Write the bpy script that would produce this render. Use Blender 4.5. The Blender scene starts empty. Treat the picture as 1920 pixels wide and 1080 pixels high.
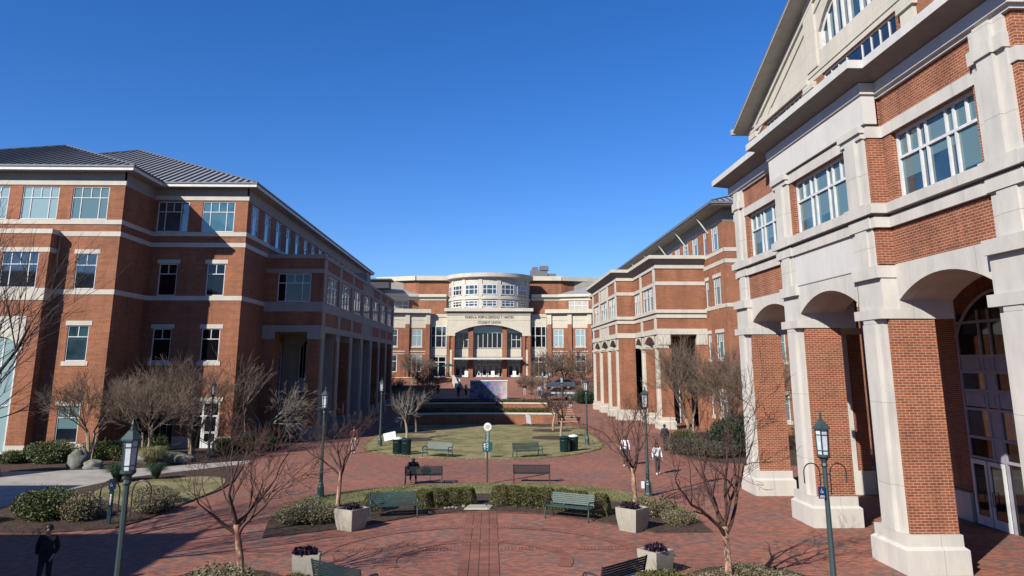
import bpy, math, random
from math import sin, cos, pi, radians, sqrt, atan, tan
from mathutils import Vector, Matrix, noise
R = random.Random(7)
sc = bpy.context.scene
COL = sc.collection

# ------------------------------------------------------------------ camera model (real lens, eye 6 m above the plaza)
F_ = 1443.0; TH = atan(320 / F_); PS = atan(42 * cos(TH) / F_); EYE = 6.0
cam = bpy.data.cameras.new('camera'); camo = bpy.data.objects.new('camera', cam); COL.objects.link(camo)
cam.sensor_width = 36; cam.lens = F_ / 1920 * 36; cam.shift_y = -180 / 1920
cam.clip_end = 4000; cam.clip_start = .1
camo.location = (0, 0, EYE); camo.rotation_euler = (pi / 2 + TH, 0, -PS)
sc.camera = camo
fh = Vector((sin(PS), cos(PS), 0)); RT = Vector((cos(PS), -sin(PS), 0))
FW = fh * cos(TH) + Vector((0, 0, sin(TH))); UP = -fh * sin(TH) + Vector((0, 0, cos(TH)))
def ray(x, y): return FW + RT * ((x - 960) / F_) + UP * ((360 - y) / F_)
def G(x, y, z=0.0):
    d = ray(x, y); t = (z - EYE) / d.z; return (d.x * t, d.y * t)
def PY(x, y, Y):
    d = ray(x, y); t = Y / d.y; return (d.x * t, EYE + d.z * t)

# ------------------------------------------------------------------ materials
def newmat(name):
    m = bpy.data.materials.new(name); m.use_nodes = True
    return m, m.node_tree.nodes, m.node_tree.links, m.node_tree.nodes['Principled BSDF']
def ramp(nodes, links, src, stops):
    r = nodes.new('ShaderNodeValToRGB'); links.new(src, r.inputs[0])
    e = r.color_ramp.elements
    e[0].position = stops[0][0]; e[0].color = (*stops[0][1], 1)
    e[1].position = stops[-1][0]; e[1].color = (*stops[-1][1], 1)
    for p, c in stops[1:-1]:
        q = e.new(p); q.color = (*c, 1)
    return r.outputs[0]
def noise_n(nodes, links, vec, scale, detail=4, rough=.6):
    n = nodes.new('ShaderNodeTexNoise'); n.inputs['Scale'].default_value = scale
    n.inputs['Detail'].default_value = detail; n.inputs['Roughness'].default_value = rough
    if vec: links.new(vec, n.inputs['Vector'])
    return n.outputs['Fac']
def mix(nodes, links, fac, a, b, mode='MIX'):
    m = nodes.new('ShaderNodeMix'); m.data_type = 'RGBA'; m.blend_type = mode
    if isinstance(fac, (int, float)): m.inputs[0].default_value = fac
    else: links.new(fac, m.inputs[0])
    for i, v in ((6, a), (7, b)):
        if isinstance(v, tuple): m.inputs[i].default_value = (*v, 1)
        else: links.new(v, m.inputs[i])
    return m.outputs[2]
def bump(nodes, links, h, p, strength=.3, dist=.02):
    b = nodes.new('ShaderNodeBump'); b.inputs['Strength'].default_value = strength; b.inputs['Distance'].default_value = dist
    links.new(h, b.inputs['Height']); links.new(b.outputs[0], p.inputs['Normal'])
def m_brick(name, c1, c2, cm, w=.236, h=.081, ms=.009, rough=.85, offset=.5, var=.25):
    m, N, L, p = newmat(name)
    uv = N.new('ShaderNodeUVMap'); b = N.new('ShaderNodeTexBrick')
    L.new(uv.outputs[0], b.inputs['Vector']); b.inputs['Scale'].default_value = 1
    b.inputs['Brick Width'].default_value = w; b.inputs['Row Height'].default_value = h
    b.inputs['Mortar Size'].default_value = ms; b.inputs['Mortar Smooth'].default_value = .3; b.offset = offset
    b.inputs['Color1'].default_value = (*c1, 1); b.inputs['Color2'].default_value = (*c2, 1); b.inputs['Mortar'].default_value = (*cm, 1)
    geo = N.new('ShaderNodeNewGeometry')
    n = noise_n(N, L, geo.outputs['Position'], .35, 5, .65)
    col = ramp(N, L, n, [(.3, (1 - var,) * 3), (.7, (1 + var * .4,) * 3)])
    c = mix(N, L, 1.0, b.outputs['Color'], col, 'MULTIPLY')
    mp = N.new('ShaderNodeMapping'); mp.inputs['Scale'].default_value = (.8, .8, 7.5); L.new(geo.outputs['Position'], mp.inputs[0])
    m2 = N.new('ShaderNodeMapping'); m2.inputs['Scale'].default_value = (1.3, 1.3, .16); L.new(geo.outputs['Position'], m2.inputs[0])
    c = mix(N, L, 1.0, c, ramp(N, L, noise_n(N, L, m2.outputs[0], 1.0, 6, .7), [(.34, (.74, .73, .74)), (.52, (1, 1, 1)), (.7, (1.1, 1.08, 1.05))]), 'MULTIPLY')
    c = mix(N, L, 1.0, c, ramp(N, L, noise_n(N, L, mp.outputs[0], 1.0, 6, .75), [(.33, (.80, .80, .80)), (.5, (1, 1, 1)), (.68, (1.16, 1.14, 1.12))]), 'MULTIPLY')
    L.new(c, p.inputs['Base Color']); p.inputs['Roughness'].default_value = rough
    p.inputs['Specular IOR Level'].default_value = .25
    bump(N, L, b.outputs['Fac'], p, -.25, .01)
    return m
def m_noise(name, stops, scale=3, rough=.8, detail=5, bs=.0, bscale=None, metallic=0, spec=.3, coords='pos', stretch=None):
    m, N, L, p = newmat(name)
    if coords == 'pos': v = N.new('ShaderNodeNewGeometry').outputs['Position']
    else: v = N.new('ShaderNodeTexCoord').outputs['Object']
    if stretch:
        mp = N.new('ShaderNodeMapping'); mp.inputs['Scale'].default_value = stretch; L.new(v, mp.inputs[0]); v = mp.outputs[0]
    n = noise_n(N, L, v, scale, detail, .65)
    L.new(ramp(N, L, n, stops), p.inputs['Base Color'])
    p.inputs['Roughness'].default_value = rough; p.inputs['Metallic'].default_value = metallic; p.inputs['Specular IOR Level'].default_value = spec
    if bs: bump(N, L, noise_n(N, L, v, bscale or scale * 6, 4, .7), p, bs, .03)
    return m
def m_flat(name, c, rough=.6, metallic=0, spec=.4):
    a = tuple(x * .86 for x in c); b = tuple(min(1, x * 1.12) for x in c)
    return m_noise(name, [(.3, a), (.7, b)], 2.5, rough, 4, metallic=metallic, spec=spec)
def m_stone(name, c, w=1.55, h=.78, jd=.62, stain=.14):
    m, N, L, p = newmat(name)
    uv = N.new('ShaderNodeUVMap'); b = N.new('ShaderNodeTexBrick'); L.new(uv.outputs[0], b.inputs['Vector'])
    b.inputs['Scale'].default_value = 1; b.inputs['Brick Width'].default_value = w; b.inputs['Row Height'].default_value = h
    b.inputs['Mortar Size'].default_value = .007; b.offset = 0
    b.inputs['Color1'].default_value = (*c, 1); b.inputs['Color2'].default_value = (*[x * .94 for x in c], 1)
    b.inputs['Mortar'].default_value = (*[x * jd for x in c], 1)
    g = N.new('ShaderNodeNewGeometry'); mp = N.new('ShaderNodeMapping'); mp.inputs['Scale'].default_value = (1, 1, .35)
    L.new(g.outputs['Position'], mp.inputs[0])
    n = noise_n(N, L, mp.outputs[0], 1.1, 7, .7)
    col = ramp(N, L, n, [(.32, (1 - stain, 1 - stain, 1 - stain * .9)), (.62, (1.03, 1.02, 1.0))])
    c2 = mix(N, L, 1.0, b.outputs['Color'], col, 'MULTIPLY')
    L.new(c2, p.inputs['Base Color']); p.inputs['Roughness'].default_value = .8; p.inputs['Specular IOR Level'].default_value = .25
    bump(N, L, noise_n(N, L, g.outputs['Position'], 30, 3), p, .06, .01)
    return m
def m_glass(name, c, rough=.04, ior=2.15, wob=.012):
    m, N, L, p = newmat(name)
    g = N.new('ShaderNodeNewGeometry')
    n = noise_n(N, L, g.outputs['Position'], .7, 2)
    L.new(ramp(N, L, n, [(.35, tuple(x * .5 for x in c)), (.65, tuple(x * 1.3 for x in c))]), p.inputs['Base Color'])
    p.inputs['Roughness'].default_value = rough; p.inputs['IOR'].default_value = ior; p.inputs['Specular IOR Level'].default_value = .5
    bump(N, L, noise_n(N, L, g.outputs['Position'], .9, 1), p, .25, wob)
    return m
def m_blind(name, c, slat=.03):
    m, N, L, p = newmat(name)
    uv = N.new('ShaderNodeUVMap'); w = N.new('ShaderNodeTexWave'); w.bands_direction = 'Y'; w.inputs['Scale'].default_value = 1 / slat / 6.28
    L.new(uv.outputs[0], w.inputs['Vector'])
    L.new(ramp(N, L, w.outputs['Fac'], [(.1, tuple(x * .7 for x in c)), (.6, c)]), p.inputs['Base Color'])
    p.inputs['Roughness'].default_value = .05; p.inputs['IOR'].default_value = 1.6
    return m

MB_ = {}
M = MB_
M['brick'] = m_brick('red_brick', (.37, .115, .054), (.26, .076, .038), (.62, .42, .29), w=.236, h=.081, ms=.0085)
M['brick_far'] = m_brick('red_brick_far', (.39, .135, .066), (.29, .092, .045), (.50, .34, .22), ms=.008)
M['brick_dark'] = m_brick('red_brick_left', (.38, .122, .058), (.27, .080, .038), (.48, .31, .19), ms=.009)
M['stone'] = m_stone('limestone', (.69, .65, .56))
M['stone_near'] = m_stone('limestone_panels', (.70, .675, .62), 3.3, 2.4, .5, .20)
M['stone_grey'] = m_stone('grey_limestone', (.40, .375, .33), 1.8, .9)
M['soffit'] = m_flat('soffit_panel', (.50, .48, .44), .8)
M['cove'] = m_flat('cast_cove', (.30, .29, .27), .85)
M['stone_white'] = m_stone('pale_cast_panels', (.74, .73, .70), 3.3, 3, .6, .12)
M['frame'] = m_flat('white_window_frame', (.74, .76, .76), .45)
M['frame_grey'] = m_flat('grey_window_frame', (.36, .35, .42), .5)
M['glass'] = m_glass('window_glass', (.018, .026, .032))
M['glass_blue'] = m_glass('sky_tint_glass', (.035, .08, .105))  # bluish base colour stands for sky reflected in the pane
M['glass_teal'] = m_glass('teal_glass', (.06, .15, .17), ior=2.0)
M['glass_black'] = m_glass('unlit_glass', (.006, .007, .009), ior=1.5)
M['blind'] = m_blind('glass_over_blind', (.16, .27, .29))
M['blind_pale'] = m_blind('glass_over_pale_blind', (.36, .52, .54))
M['roof'] = m_flat('standing_seam_roof', (.34, .35, .38), .55, .0, .4)
M['roof_rib'] = m_flat('roof_seam', (.05, .055, .065), .55)
M['fascia'] = m_flat('white_fascia', (.78, .77, .74), .5)
M['gutter'] = m_flat('metal_gutter', (.17, .18, .20), .5)
M['lamp'] = m_flat('green_grey_metal', (.060, .098, .100), .45, .3)
M['lampglass'] = m_noise('frosted_lamp_glass', [(.3, (.45, .50, .55)), (.7, (.72, .78, .82))], 6, .3, coords='obj')
M['bench'] = m_flat('green_bench_paint', (.034, .075, .066), .5, .0)
M['bench_dark'] = m_flat('dark_bench_paint', (.030, .045, .050), .5, .0)
M['black'] = m_flat('black_metal', (.012, .013, .015), .5)
M['concrete'] = m_noise('planter_concrete', [(.3, (.36, .33, .27)), (.7, (.46, .43, .36))], 4, .9, bs=.1)
M['path'] = m_noise('pale_concrete_path', [(.3, (.30, .28, .25)), (.5, (.42, .39, .35)), (.7, (.52, .49, .44))], .9, .9, 8, bs=.1)
M['mulch'] = m_noise('bark_mulch', [(.3, (.040, .024, .017)), (.55, (.085, .052, .036)), (.75, (.16, .105, .075))], 5, .95, 10, bs=1.0, bscale=16)
M['rock'] = m_noise('boulder_stone', [(.3, (.11, .12, .10)), (.7, (.29, .29, .25))], 3, .9, 8, bs=.8, bscale=7)
M['bark'] = m_noise('peeling_bark', [(.38, (.17, .07, .04)), (.50, (.34, .18, .11)), (.60, (.62, .46, .32))], 9, .7, 6, bs=.4, bscale=25, stretch=(1, 1, .35))
M['twig'] = m_noise('red_brown_twigs', [(.3, (.060, .030, .024)), (.7, (.135, .070, .055))], 4, .8)
M['bark_pale'] = m_noise('pale_smooth_bark', [(.3, (.26, .18, .13)), (.7, (.48, .37, .28))], 5, .8, stretch=(1, 1, .3))
M['twig_grey'] = m_noise('grey_brown_twigs', [(.3, (.13, .095, .07)), (.7, (.26, .195, .145))], 2, .85)
M['twig_pale'] = m_noise('pale_grey_twigs', [(.3, (.22, .19, .15)), (.7, (.36, .31, .25))], 2, .85)
M['twig_dark'] = m_noise('dark_twigs', [(.3, (.022, .016, .017)), (.7, (.065, .048, .046))], 3, .8)
def m_leaf(name, a, b, c, rough=.55):
    return m_noise(name, [(.28, a), (.5, b), (.72, c)], 11, rough, 3, spec=.3)
M['leaf'] = m_leaf('shrub_leaves', (.035, .050, .012), (.070, .092, .028), (.14, .16, .058))
M['leaf_box'] = m_leaf('boxwood_leaves', (.035, .040, .009), (.090, .092, .022), (.20, .18, .055))
M['leaf_dry'] = m_leaf('dry_shrub_leaves', (.09, .078, .04), (.19, .165, .09), (.32, .28, .165))
M['leaf_bright'] = m_leaf('juniper_leaves', (.035, .07, .010), (.09, .155, .022), (.17, .25, .05))
M['leaf_dark'] = m_leaf('holly_leaves', (.012, .030, .014), (.025, .060, .028), (.055, .10, .05))
M['leaf_purple'] = m_leaf('purple_kale_leaves', (.010, .004, .012), (.030, .010, .030), (.10, .045, .08))
M['leaf_heather'] = m_leaf('grey_green_leaves', (.05, .055, .04), (.10, .11, .075), (.17, .17, .12))
M['blade'] = m_leaf('grass_blades', (.07, .095, .025), (.13, .16, .045), (.34, .29, .14))
M['blade_gold'] = m_leaf('ornamental_grass', (.10, .10, .04), (.22, .21, .09), (.38, .34, .18))
M['skin'] = m_flat('skin', (.42, .24, .17), .5)
M['skin_dark'] = m_flat('dark_skin', (.14, .07, .045), .5)
M['hair'] = m_flat('dark_hair', (.015, .010, .008), .5)
M['cloth_black'] = m_flat('black_cloth', (.010, .010, .012), .9)
M['cloth_white'] = m_flat('white_cloth', (.78, .80, .84), .9)
M['cloth_maroon'] = m_flat('maroon_cloth', (.10, .015, .022), .9)
M['cloth_khaki'] = m_flat('khaki_cloth', (.50, .44, .36), .9)
M['cloth_jeans'] = m_flat('navy_jeans', (.014, .018, .038), .9)
M['cloth_grey'] = m_flat('charcoal_cloth', (.05, .05, .055), .9)
M['cloth_navy'] = m_flat('navy_cloth', (.02, .022, .07), .9)
M['cloth_lightblue'] = m_flat('light_blue_cloth', (.35, .45, .6), .9)
M['shoe_white'] = m_flat('white_shoe', (.8, .8, .8), .6)
M['blue_sign'] = m_flat('navy_sign', (.010, .04, .13), .4)
M['green_sign'] = m_flat('green_sign', (.01, .12, .11), .4)
M['white'] = m_flat('white_paint', (.82, .84, .83), .5)
M['ink'] = m_flat('dark_lettering', (.05, .035, .025), .8)
M['stone_cream'] = m_stone('cream_limestone', (.72, .67, .54), 1.6, .8, .75, .1)
M['grate'] = m_flat('iron_grate', (.045, .045, .05), .6, .4)
M['umbrella'] = m_flat('green_canvas', (.02, .09, .06), .8)
M['bin_green'] = m_flat('green_bin_metal', (.018, .060, .058), .4, .2)
M['car_silver'] = m_flat('silver_car_paint', (.45, .47, .52), .25, .6)
M['car_blue'] = m_flat('blue_grey_car_paint', (.16, .19, .25), .25, .5)
M['car_dark'] = m_flat('dark_livery_paint', (.03, .035, .06), .3, .2)
M['rubber'] = m_flat('tyre_rubber', (.015, .015, .015), .9)
M['alloy'] = m_flat('alloy_wheel', (.5, .5, .52), .3, .7)

def paving():
    m, N, L, p = newmat('brick_paving')
    g = N.new('ShaderNodeNewGeometry'); P = g.outputs['Position']
    b = N.new('ShaderNodeTexBrick'); rot = N.new('ShaderNodeMapping'); rot.inputs['Rotation'].default_value = (0, 0, radians(0))
    L.new(P, rot.inputs[0]); L.new(rot.outputs[0], b.inputs['Vector'])
    b.inputs['Scale'].default_value = 1; b.inputs['Brick Width'].default_value = .205; b.inputs['Row Height'].default_value = .103
    b.inputs['Mortar Size'].default_value = .006; b.inputs['Bias'].default_value = -.1
    b.inputs['Color1'].default_value = (.46, .180, .118, 1); b.inputs['Color2'].default_value = (.20, .092, .068, 1); b.inputs['Mortar'].default_value = (.17, .11, .09, 1)
    # second random per-brick tone : grey bricks, grouped in patches
    b2 = N.new('ShaderNodeTexBrick'); L.new(rot.outputs[0], b2.inputs['Vector'])
    for k in ('Scale',): b2.inputs[k].default_value = 1
    b2.inputs['Brick Width'].default_value = .205; b2.inputs['Row Height'].default_value = .103; b2.inputs['Mortar Size'].default_value = 0
    b2.inputs['Color1'].default_value = (0, 0, 0, 1); b2.inputs['Color2'].default_value = (1, 1, 1, 1)
    n1 = noise_n(N, L, P, .45, 6, .7)
    add = N.new('ShaderNodeMath'); add.operation = 'ADD'; L.new(n1, add.inputs[0])
    mul = N.new('ShaderNodeMath'); mul.operation = 'MULTIPLY'; L.new(b2.outputs['Color'], mul.inputs[0]); mul.inputs[1].default_value = .28
    L.new(mul.outputs[0], add.inputs[1])
    fac = ramp(N, L, add.outputs[0], [(.65, (0, 0, 0)), (.80, (.75, .75, .75))])
    c = mix(N, L, fac, b.outputs['Color'], (.165, .142, .130))
    n2 = noise_n(N, L, P, .12, 4, .6)
    c = mix(N, L, 1.0, c, ramp(N, L, n2, [(.35, (.82, .82, .84)), (.65, (1.12, 1.06, 1.04))]), 'MULTIPLY')
    n3 = noise_n(N, L, P, 1.7, 8, .75)
    c = mix(N, L, ramp(N, L, n3, [(.60, (0, 0, 0)), (.74, (.45, .45, .45))]), c, (.36, .27, .24))
    L.new(c, p.inputs['Base Color']); p.inputs['Roughness'].default_value = .85; p.inputs['Specular IOR Level'].default_value = .25
    bump(N, L, b.outputs['Fac'], p, -.3, .006)
    return m
M['paving'] = paving()
M['band'] = m_brick('paving_band_brick', (.40, .165, .112), (.31, .125, .085), (.10, .06, .05), w=.115, h=.42, ms=.013, offset=0)
def grass_mat():
    m, N, L, p = newmat('winter_lawn')
    P = N.new('ShaderNodeNewGeometry').outputs['Position']
    a = ramp(N, L, noise_n(N, L, P, 9, 10, .8), [(.3, (.10, .115, .040)), (.5, (.19, .195, .075)), (.7, (.33, .30, .14))])
    b = ramp(N, L, noise_n(N, L, P, .55, 7, .75), [(.42, (0, 0, 0)), (.56, (.9, .9, .9))])
    c = mix(N, L, b, a, (.40, .34, .19))
    L.new(c, p.inputs['Base Color']); p.inputs['Roughness'].default_value = .95; p.inputs['Specular IOR Level'].default_value = .1
    bump(N, L, noise_n(N, L, P, 30, 6, .8), p, 1, .05)
    return m
M['grass'] = grass_mat()
def mural_mat():
    m, N, L, p = newmat('spray_painted_mural')
    P = N.new('ShaderNodeTexCoord').outputs['Object']
    v = N.new('ShaderNodeTexVoronoi'); v.inputs['Scale'].default_value = 2.4
    w = N.new('ShaderNodeTexNoise'); w.inputs['Scale'].default_value = 1.6; w.inputs['Detail'].default_value = 5; L.new(P, w.inputs['Vector'])
    L.new(mix(N, L, .8, P, w.outputs['Color'], 'ADD'), v.inputs['Vector'])
    hs = N.new('ShaderNodeHueSaturation'); hs.inputs['Saturation'].default_value = 1.1; hs.inputs['Value'].default_value = .5; L.new(v.outputs['Color'], hs.inputs['Color'])
    s = N.new('ShaderNodeSeparateXYZ'); L.new(P, s.inputs[0])
    dv = N.new('ShaderNodeMath'); dv.operation = 'MULTIPLY'; dv.inputs[1].default_value = .2; L.new(s.outputs['X'], dv.inputs[0]); fx = ramp(N, L, dv.outputs[0], [(.45, (0, 0, 0)), (.95, (1, 1, 1))])
    base = mix(N, L, fx, (.02, .04, .26), (.80, .66, .68))
    c = mix(N, L, .5, base, hs.outputs['Color'])
    L.new(c, p.inputs['Base Color']); p.inputs['Roughness'].default_value = .6
    return m
M['mural'] = mural_mat()

# ------------------------------------------------------------------ mesh builder
class MB:
    def __init__(s): s.v = []; s.f = []; s.mi = []; s.cur = 0; s.uvx = {}
    def face(s, pts, uv=None):
        i = len(s.v); s.v += [tuple(p) for p in pts]; s.f.append(tuple(range(i, i + len(pts)))); s.mi.append(s.cur)
        if uv: s.uvx[len(s.f) - 1] = uv
    def hexa(s, P):   # 8 points: bottom 0-3, top 4-7
        i = len(s.v); s.v += [tuple(p) for p in P]
        for q in ((0, 3, 2, 1), (4, 5, 6, 7), (0, 1, 5, 4), (1, 2, 6, 5), (2, 3, 7, 6), (3, 0, 4, 7)):
            s.f.append(tuple(i + k for k in q)); s.mi.append(s.cur)
    def box(s, x0, x1, y0, y1, z0, z1, rz=0, c=(0, 0)):
        P = [(x0, y0, z0), (x1, y0, z0), (x1, y1, z0), (x0, y1, z0), (x0, y0, z1), (x1, y0, z1), (x1, y1, z1), (x0, y1, z1)]
        if rz or c != (0, 0):
            P = [(c[0] + p[0] * cos(rz) - p[1] * sin(rz), c[1] + p[0] * sin(rz) + p[1] * cos(rz), p[2]) for p in P]
        s.hexa(P)
    def fbox(s, F, u0, u1, z0, z1, d0, d1):
        s.hexa([F(u0, z0, d1), F(u1, z0, d1), F(u1, z0, d0), F(u0, z0, d0), F(u0, z1, d1), F(u1, z1, d1), F(u1, z1, d0), F(u0, z1, d0)])
    def prism(s, poly, z0, z1):
        n = len(poly)
        s.face([(x, y, z1) for x, y in poly])
        for i in range(n):
            a = poly[i]; b = poly[(i + 1) % n]
            s.face([(a[0], a[1], z0), (b[0], b[1], z0), (b[0], b[1], z1), (a[0], a[1], z1)])
    def fprism(s, F, poly, d0, d1):   # poly in (u,z)
        n = len(poly)
        s.face([F(u, z, d1) for u, z in poly]); s.face([F(u, z, d0) for u, z in reversed(poly)])
        for i in range(n):
            a = poly[i]; b = poly[(i + 1) % n]
            s.face([F(a[0], a[1], d0), F(b[0], b[1], d0), F(b[0], b[1], d1), F(a[0], a[1], d1)])
    def tube(s, pts, rad, n=6, cap=True):
        pts = [Vector(p) for p in pts]; m = len(pts)
        if not hasattr(rad, '__len__'): rad = [rad] * m
        i0 = len(s.v); ref = Vector((.3, .8, .52)).normalized()
        for k in range(m):
            t = (pts[min(k + 1, m - 1)] - pts[max(k - 1, 0)])
            if t.length < 1e-6: t = Vector((0, 0, 1))
            t.normalize()
            a = t.cross(ref)
            if a.length < .05: a = t.cross(Vector((1, 0, 0)))
            a.normalize(); b = t.cross(a)
            for j in range(n):
                q = pts[k] + (a * cos(2 * pi * j / n) + b * sin(2 * pi * j / n)) * rad[k]
                s.v.append((q.x, q.y, q.z))
        for k in range(m - 1):
            for j in range(n):
                a0 = i0 + k * n + j; a1 = i0 + k * n + (j + 1) % n
                s.f.append((a0, a1, a1 + n, a0 + n)); s.mi.append(s.cur)
        if cap:
            s.f.append(tuple(i0 + j for j in range(n))); s.mi.append(s.cur)
            s.f.append(tuple(i0 + (m - 1) * n + j for j in range(n))); s.mi.append(s.cur)
    def lathe(s, prof, c=(0, 0, 0), n=16, ph=0):
        i0 = len(s.v)
        for r, z in prof:
            for j in range(n):
                a = 2 * pi * j / n + ph; s.v.append((c[0] + r * cos(a), c[1] + r * sin(a), c[2] + z))
        for k in range(len(prof) - 1):
            for j in range(n):
                a0 = i0 + k * n + j; a1 = i0 + k * n + (j + 1) % n
                s.f.append((a0, a1, a1 + n, a0 + n)); s.mi.append(s.cur)
    def blob(s, c, r, n=8, m=6, jit=0, seed=0):
        i0 = len(s.v)
        for k in range(m + 1):
            ph = pi * k / m
            for j in range(n):
                a = 2 * pi * j / n
                d = Vector((sin(ph) * cos(a), sin(ph) * sin(a), cos(ph)))
                q = 1 + (jit * noise.noise(d * 1.7 + Vector((seed * 3.1, 0, 0))) if jit else 0)
                s.v.append((c[0] + d.x * r[0] * q, c[1] + d.y * r[1] * q, c[2] + d.z * r[2] * q))
        for k in range(m):
            for j in range(n):
                a0 = i0 + k * n + j; a1 = i0 + k * n + (j + 1) % n
                s.f.append((a0, a1, a1 + n, a0 + n)); s.mi.append(s.cur)
    def build(s, name, mats, parent=None, smooth=False):
        me = bpy.data.meshes.new(name); me.from_pydata(s.v, [], s.f)
        if not isinstance(mats, (list, tuple)): mats = [mats]
        for m in mats: me.materials.append(m if not isinstance(m, str) else M[m])
        if len(mats) > 1: me.polygons.foreach_set('material_index', s.mi)
        uvl = me.uv_layers.new(name='UVMap'); me.update()
        dat = [0.0] * (2 * len(me.loops)); vs = me.vertices
        for p in me.polygons:
            if p.index in s.uvx:
                for li, uv in zip(p.loop_indices, s.uvx[p.index]): dat[2 * li] = uv[0]; dat[2 * li + 1] = uv[1]
                continue
            n = p.normal
            if abs(n.z) > .8:
                for li in p.loop_indices:
                    c = vs[me.loops[li].vertex_index].co; dat[2 * li] = c.x; dat[2 * li + 1] = c.y
            else:
                l = sqrt(n.x * n.x + n.y * n.y) or 1; tx, ty = -n.y / l, n.x / l
                for li in p.loop_indices:
                    c = vs[me.loops[li].vertex_index].co; dat[2 * li] = c.x * tx + c.y * ty; dat[2 * li + 1] = c.z
        uvl.data.foreach_set('uv', dat)
        if smooth: me.polygons.foreach_set('use_smooth', [True] * len(me.polygons))
        o = bpy.data.objects.new(name, me); COL.objects.link(o)
        if parent: o.parent = parent
        return o
def FX(c, out):   # facade at X=c, u = world Y, outward out (+1/-1) in X
    return lambda u, z, d: (c + out * d, u, z)
def FY(c, out=-1):
    return lambda u, z, d: (u, c + out * d, z)
def FA(ox, oy, ang):  # general: u along (cos,sin), outward = rotated -90
    cx, sx = cos(ang), sin(ang)
    return lambda u, z, d: (ox + cx * u + sx * d, oy + sx * u - cx * d, z)
def tag(o, label=None, cat=None, group=None, kind=None):
    if label: o['label'] = label
    if cat: o['category'] = cat
    if group: o['group'] = group
    if kind: o['kind'] = kind
    return o
def thing(name, label, cat, loc=(0, 0, 0), rz=0, group=None):
    o = bpy.data.objects.new(name, None); COL.objects.link(o); o.location = loc; o.rotation_euler = (0, 0, rz)
    o.empty_display_size = .2
    return tag(o, label, cat, group)
def kids(o): return [c for c in bpy.data.objects if c.parent == o]
def dup(root, loc, rz, label, group=None, scale=None):
    r = root.copy(); COL.objects.link(r); r.location = loc; r.rotation_euler = (0, 0, rz); r['label'] = label
    if group: r['group'] = group
    if scale: r.scale = scale if hasattr(scale, '__len__') else (scale,) * 3
    def rec(a, b):
        for ch in kids(a):
            c = ch.copy(); COL.objects.link(c); c.parent = b; rec(ch, c)
    rec(root, r)
    return r

# ------------------------------------------------------------------ facade helpers
def wall(mb, F, u0, u1, z0, z1, holes=(), depth=.22, d=0):
    us = sorted({u0, u1, *[h[0] for h in holes], *[h[1] for h in holes]}); zs = sorted({z0, z1, *[h[2] for h in holes], *[h[3] for h in holes]})
    us = [u for u in us if u0 <= u <= u1]; zs = [z for z in zs if z0 <= z <= z1]
    for a, b in zip(us, us[1:]):
        for c, e in zip(zs, zs[1:]):
            mu, mz = (a + b) / 2, (c + e) / 2
            if any(h[0] < mu < h[1] and h[2] < mz < h[3] for h in holes): continue
            mb.face([F(a, c, d), F(b, c, d), F(b, e, d), F(a, e, d)])
    for a, b, c, e in holes:
        k = d - depth
        mb.face([F(a, c, d), F(a, c, k), F(a, e, k), F(a, e, d)]); mb.face([F(b, c, d), F(b, c, k), F(b, e, k), F(b, e, d)])
        mb.face([F(a, e, d), F(a, e, k), F(b, e, k), F(b, e, d)]); mb.face([F(a, c, d), F(a, c, k), F(b, c, k), F(b, c, d)])
RB_ = random.Random(19)
KIND = {
 'A': dict(split=.68, top=[.5], bot=[]),
 'B': dict(split=.66, top=[.25, .5, .75], bot=[.25, .75]),
 'S': dict(split=.66, top=[.25, .5, .75], bot=[.25, .75]),
 'N': dict(split=.62, top=[.15, .29, .38, .62, .71, .85], bot=[.29, .38, .62, .71]),
 'R': dict(split=None, top=[], bot=[.11, .22, .33, .45, .66, .78, .89]),
 'U': dict(split=.62, top=[.5], bot=[.5]),
 'U3': dict(split=.55, top=[.3, .7], bot=[.3, .7]),
 'W4': dict(split=.7, top=[.17, .34, .5, .66, .83], bot=[.17, .34, .5, .66, .83]),
 'L3': dict(split=.38, top=[.33, .66], bot=[.33, .66]),
 'D': dict(split=.72, top=[.5], bot=[.5]),
}
def window(parent, F, u0, u1, z0, z1, kind='A', glass='glass', b=.065, d=-.12, frame='frame', t=.07):
    k = KIND[kind]; mb = MB(); f0, f1 = d, d + t
    mb.fbox(F, u0, u0 + b, z0, z1, f0, f1); mb.fbox(F, u1 - b, u1, z0, z1, f0, f1)
    mb.fbox(F, u0 + b, u1 - b, z0, z0 + b, f0, f1 + .002); mb.fbox(F, u0 + b, u1 - b, z1 - b, z1, f0, f1 + .002)
    w = u1 - u0; zs = z0 + (z1 - z0) * k['split'] if k['split'] else z1 - b
    h = b * .42
    if k['split']: mb.fbox(F, u0 + b, u1 - b, zs - h, zs + h, f0, f1 - .006)
    for q in k['top']: mb.fbox(F, u0 + w * q - h, u0 + w * q + h, zs + h, z1 - b, f0, f1 - .012) if k['split'] else None
    for q in k['bot']: mb.fbox(F, u0 + w * q - h, u0 + w * q + h, z0 + b, zs - h, f0, f1 - .012)
    fr = mb.build('window', frame, parent)
    g = MB(); dd = d + .02
    g.face([F(u0 + .01, z0 + .01, dd), F(u1 - .01, z0 + .01, dd), F(u1 - .01, z1 - .01, dd), F(u0 + .01, z1 - .01, dd)])
    g.build('pane', glass, fr)
    if kind in 'ABSU' and glass in ('glass', 'glass_blue', 'glass_teal') and RB_.random() < .45:
        q = RB_.choice([.3, .45, .62, .8]); g = MB(); dd += .004; zq = z1 - b - (z1 - z0 - 2 * b) * q
        g.face([F(u0 + b, zq, dd), F(u1 - b, zq, dd), F(u1 - b, z1 - b, dd), F(u0 + b, z1 - b, dd)]); g.build('window_blind', RB_.choice(['blind', 'blind_pale']), fr)
    return fr
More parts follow.
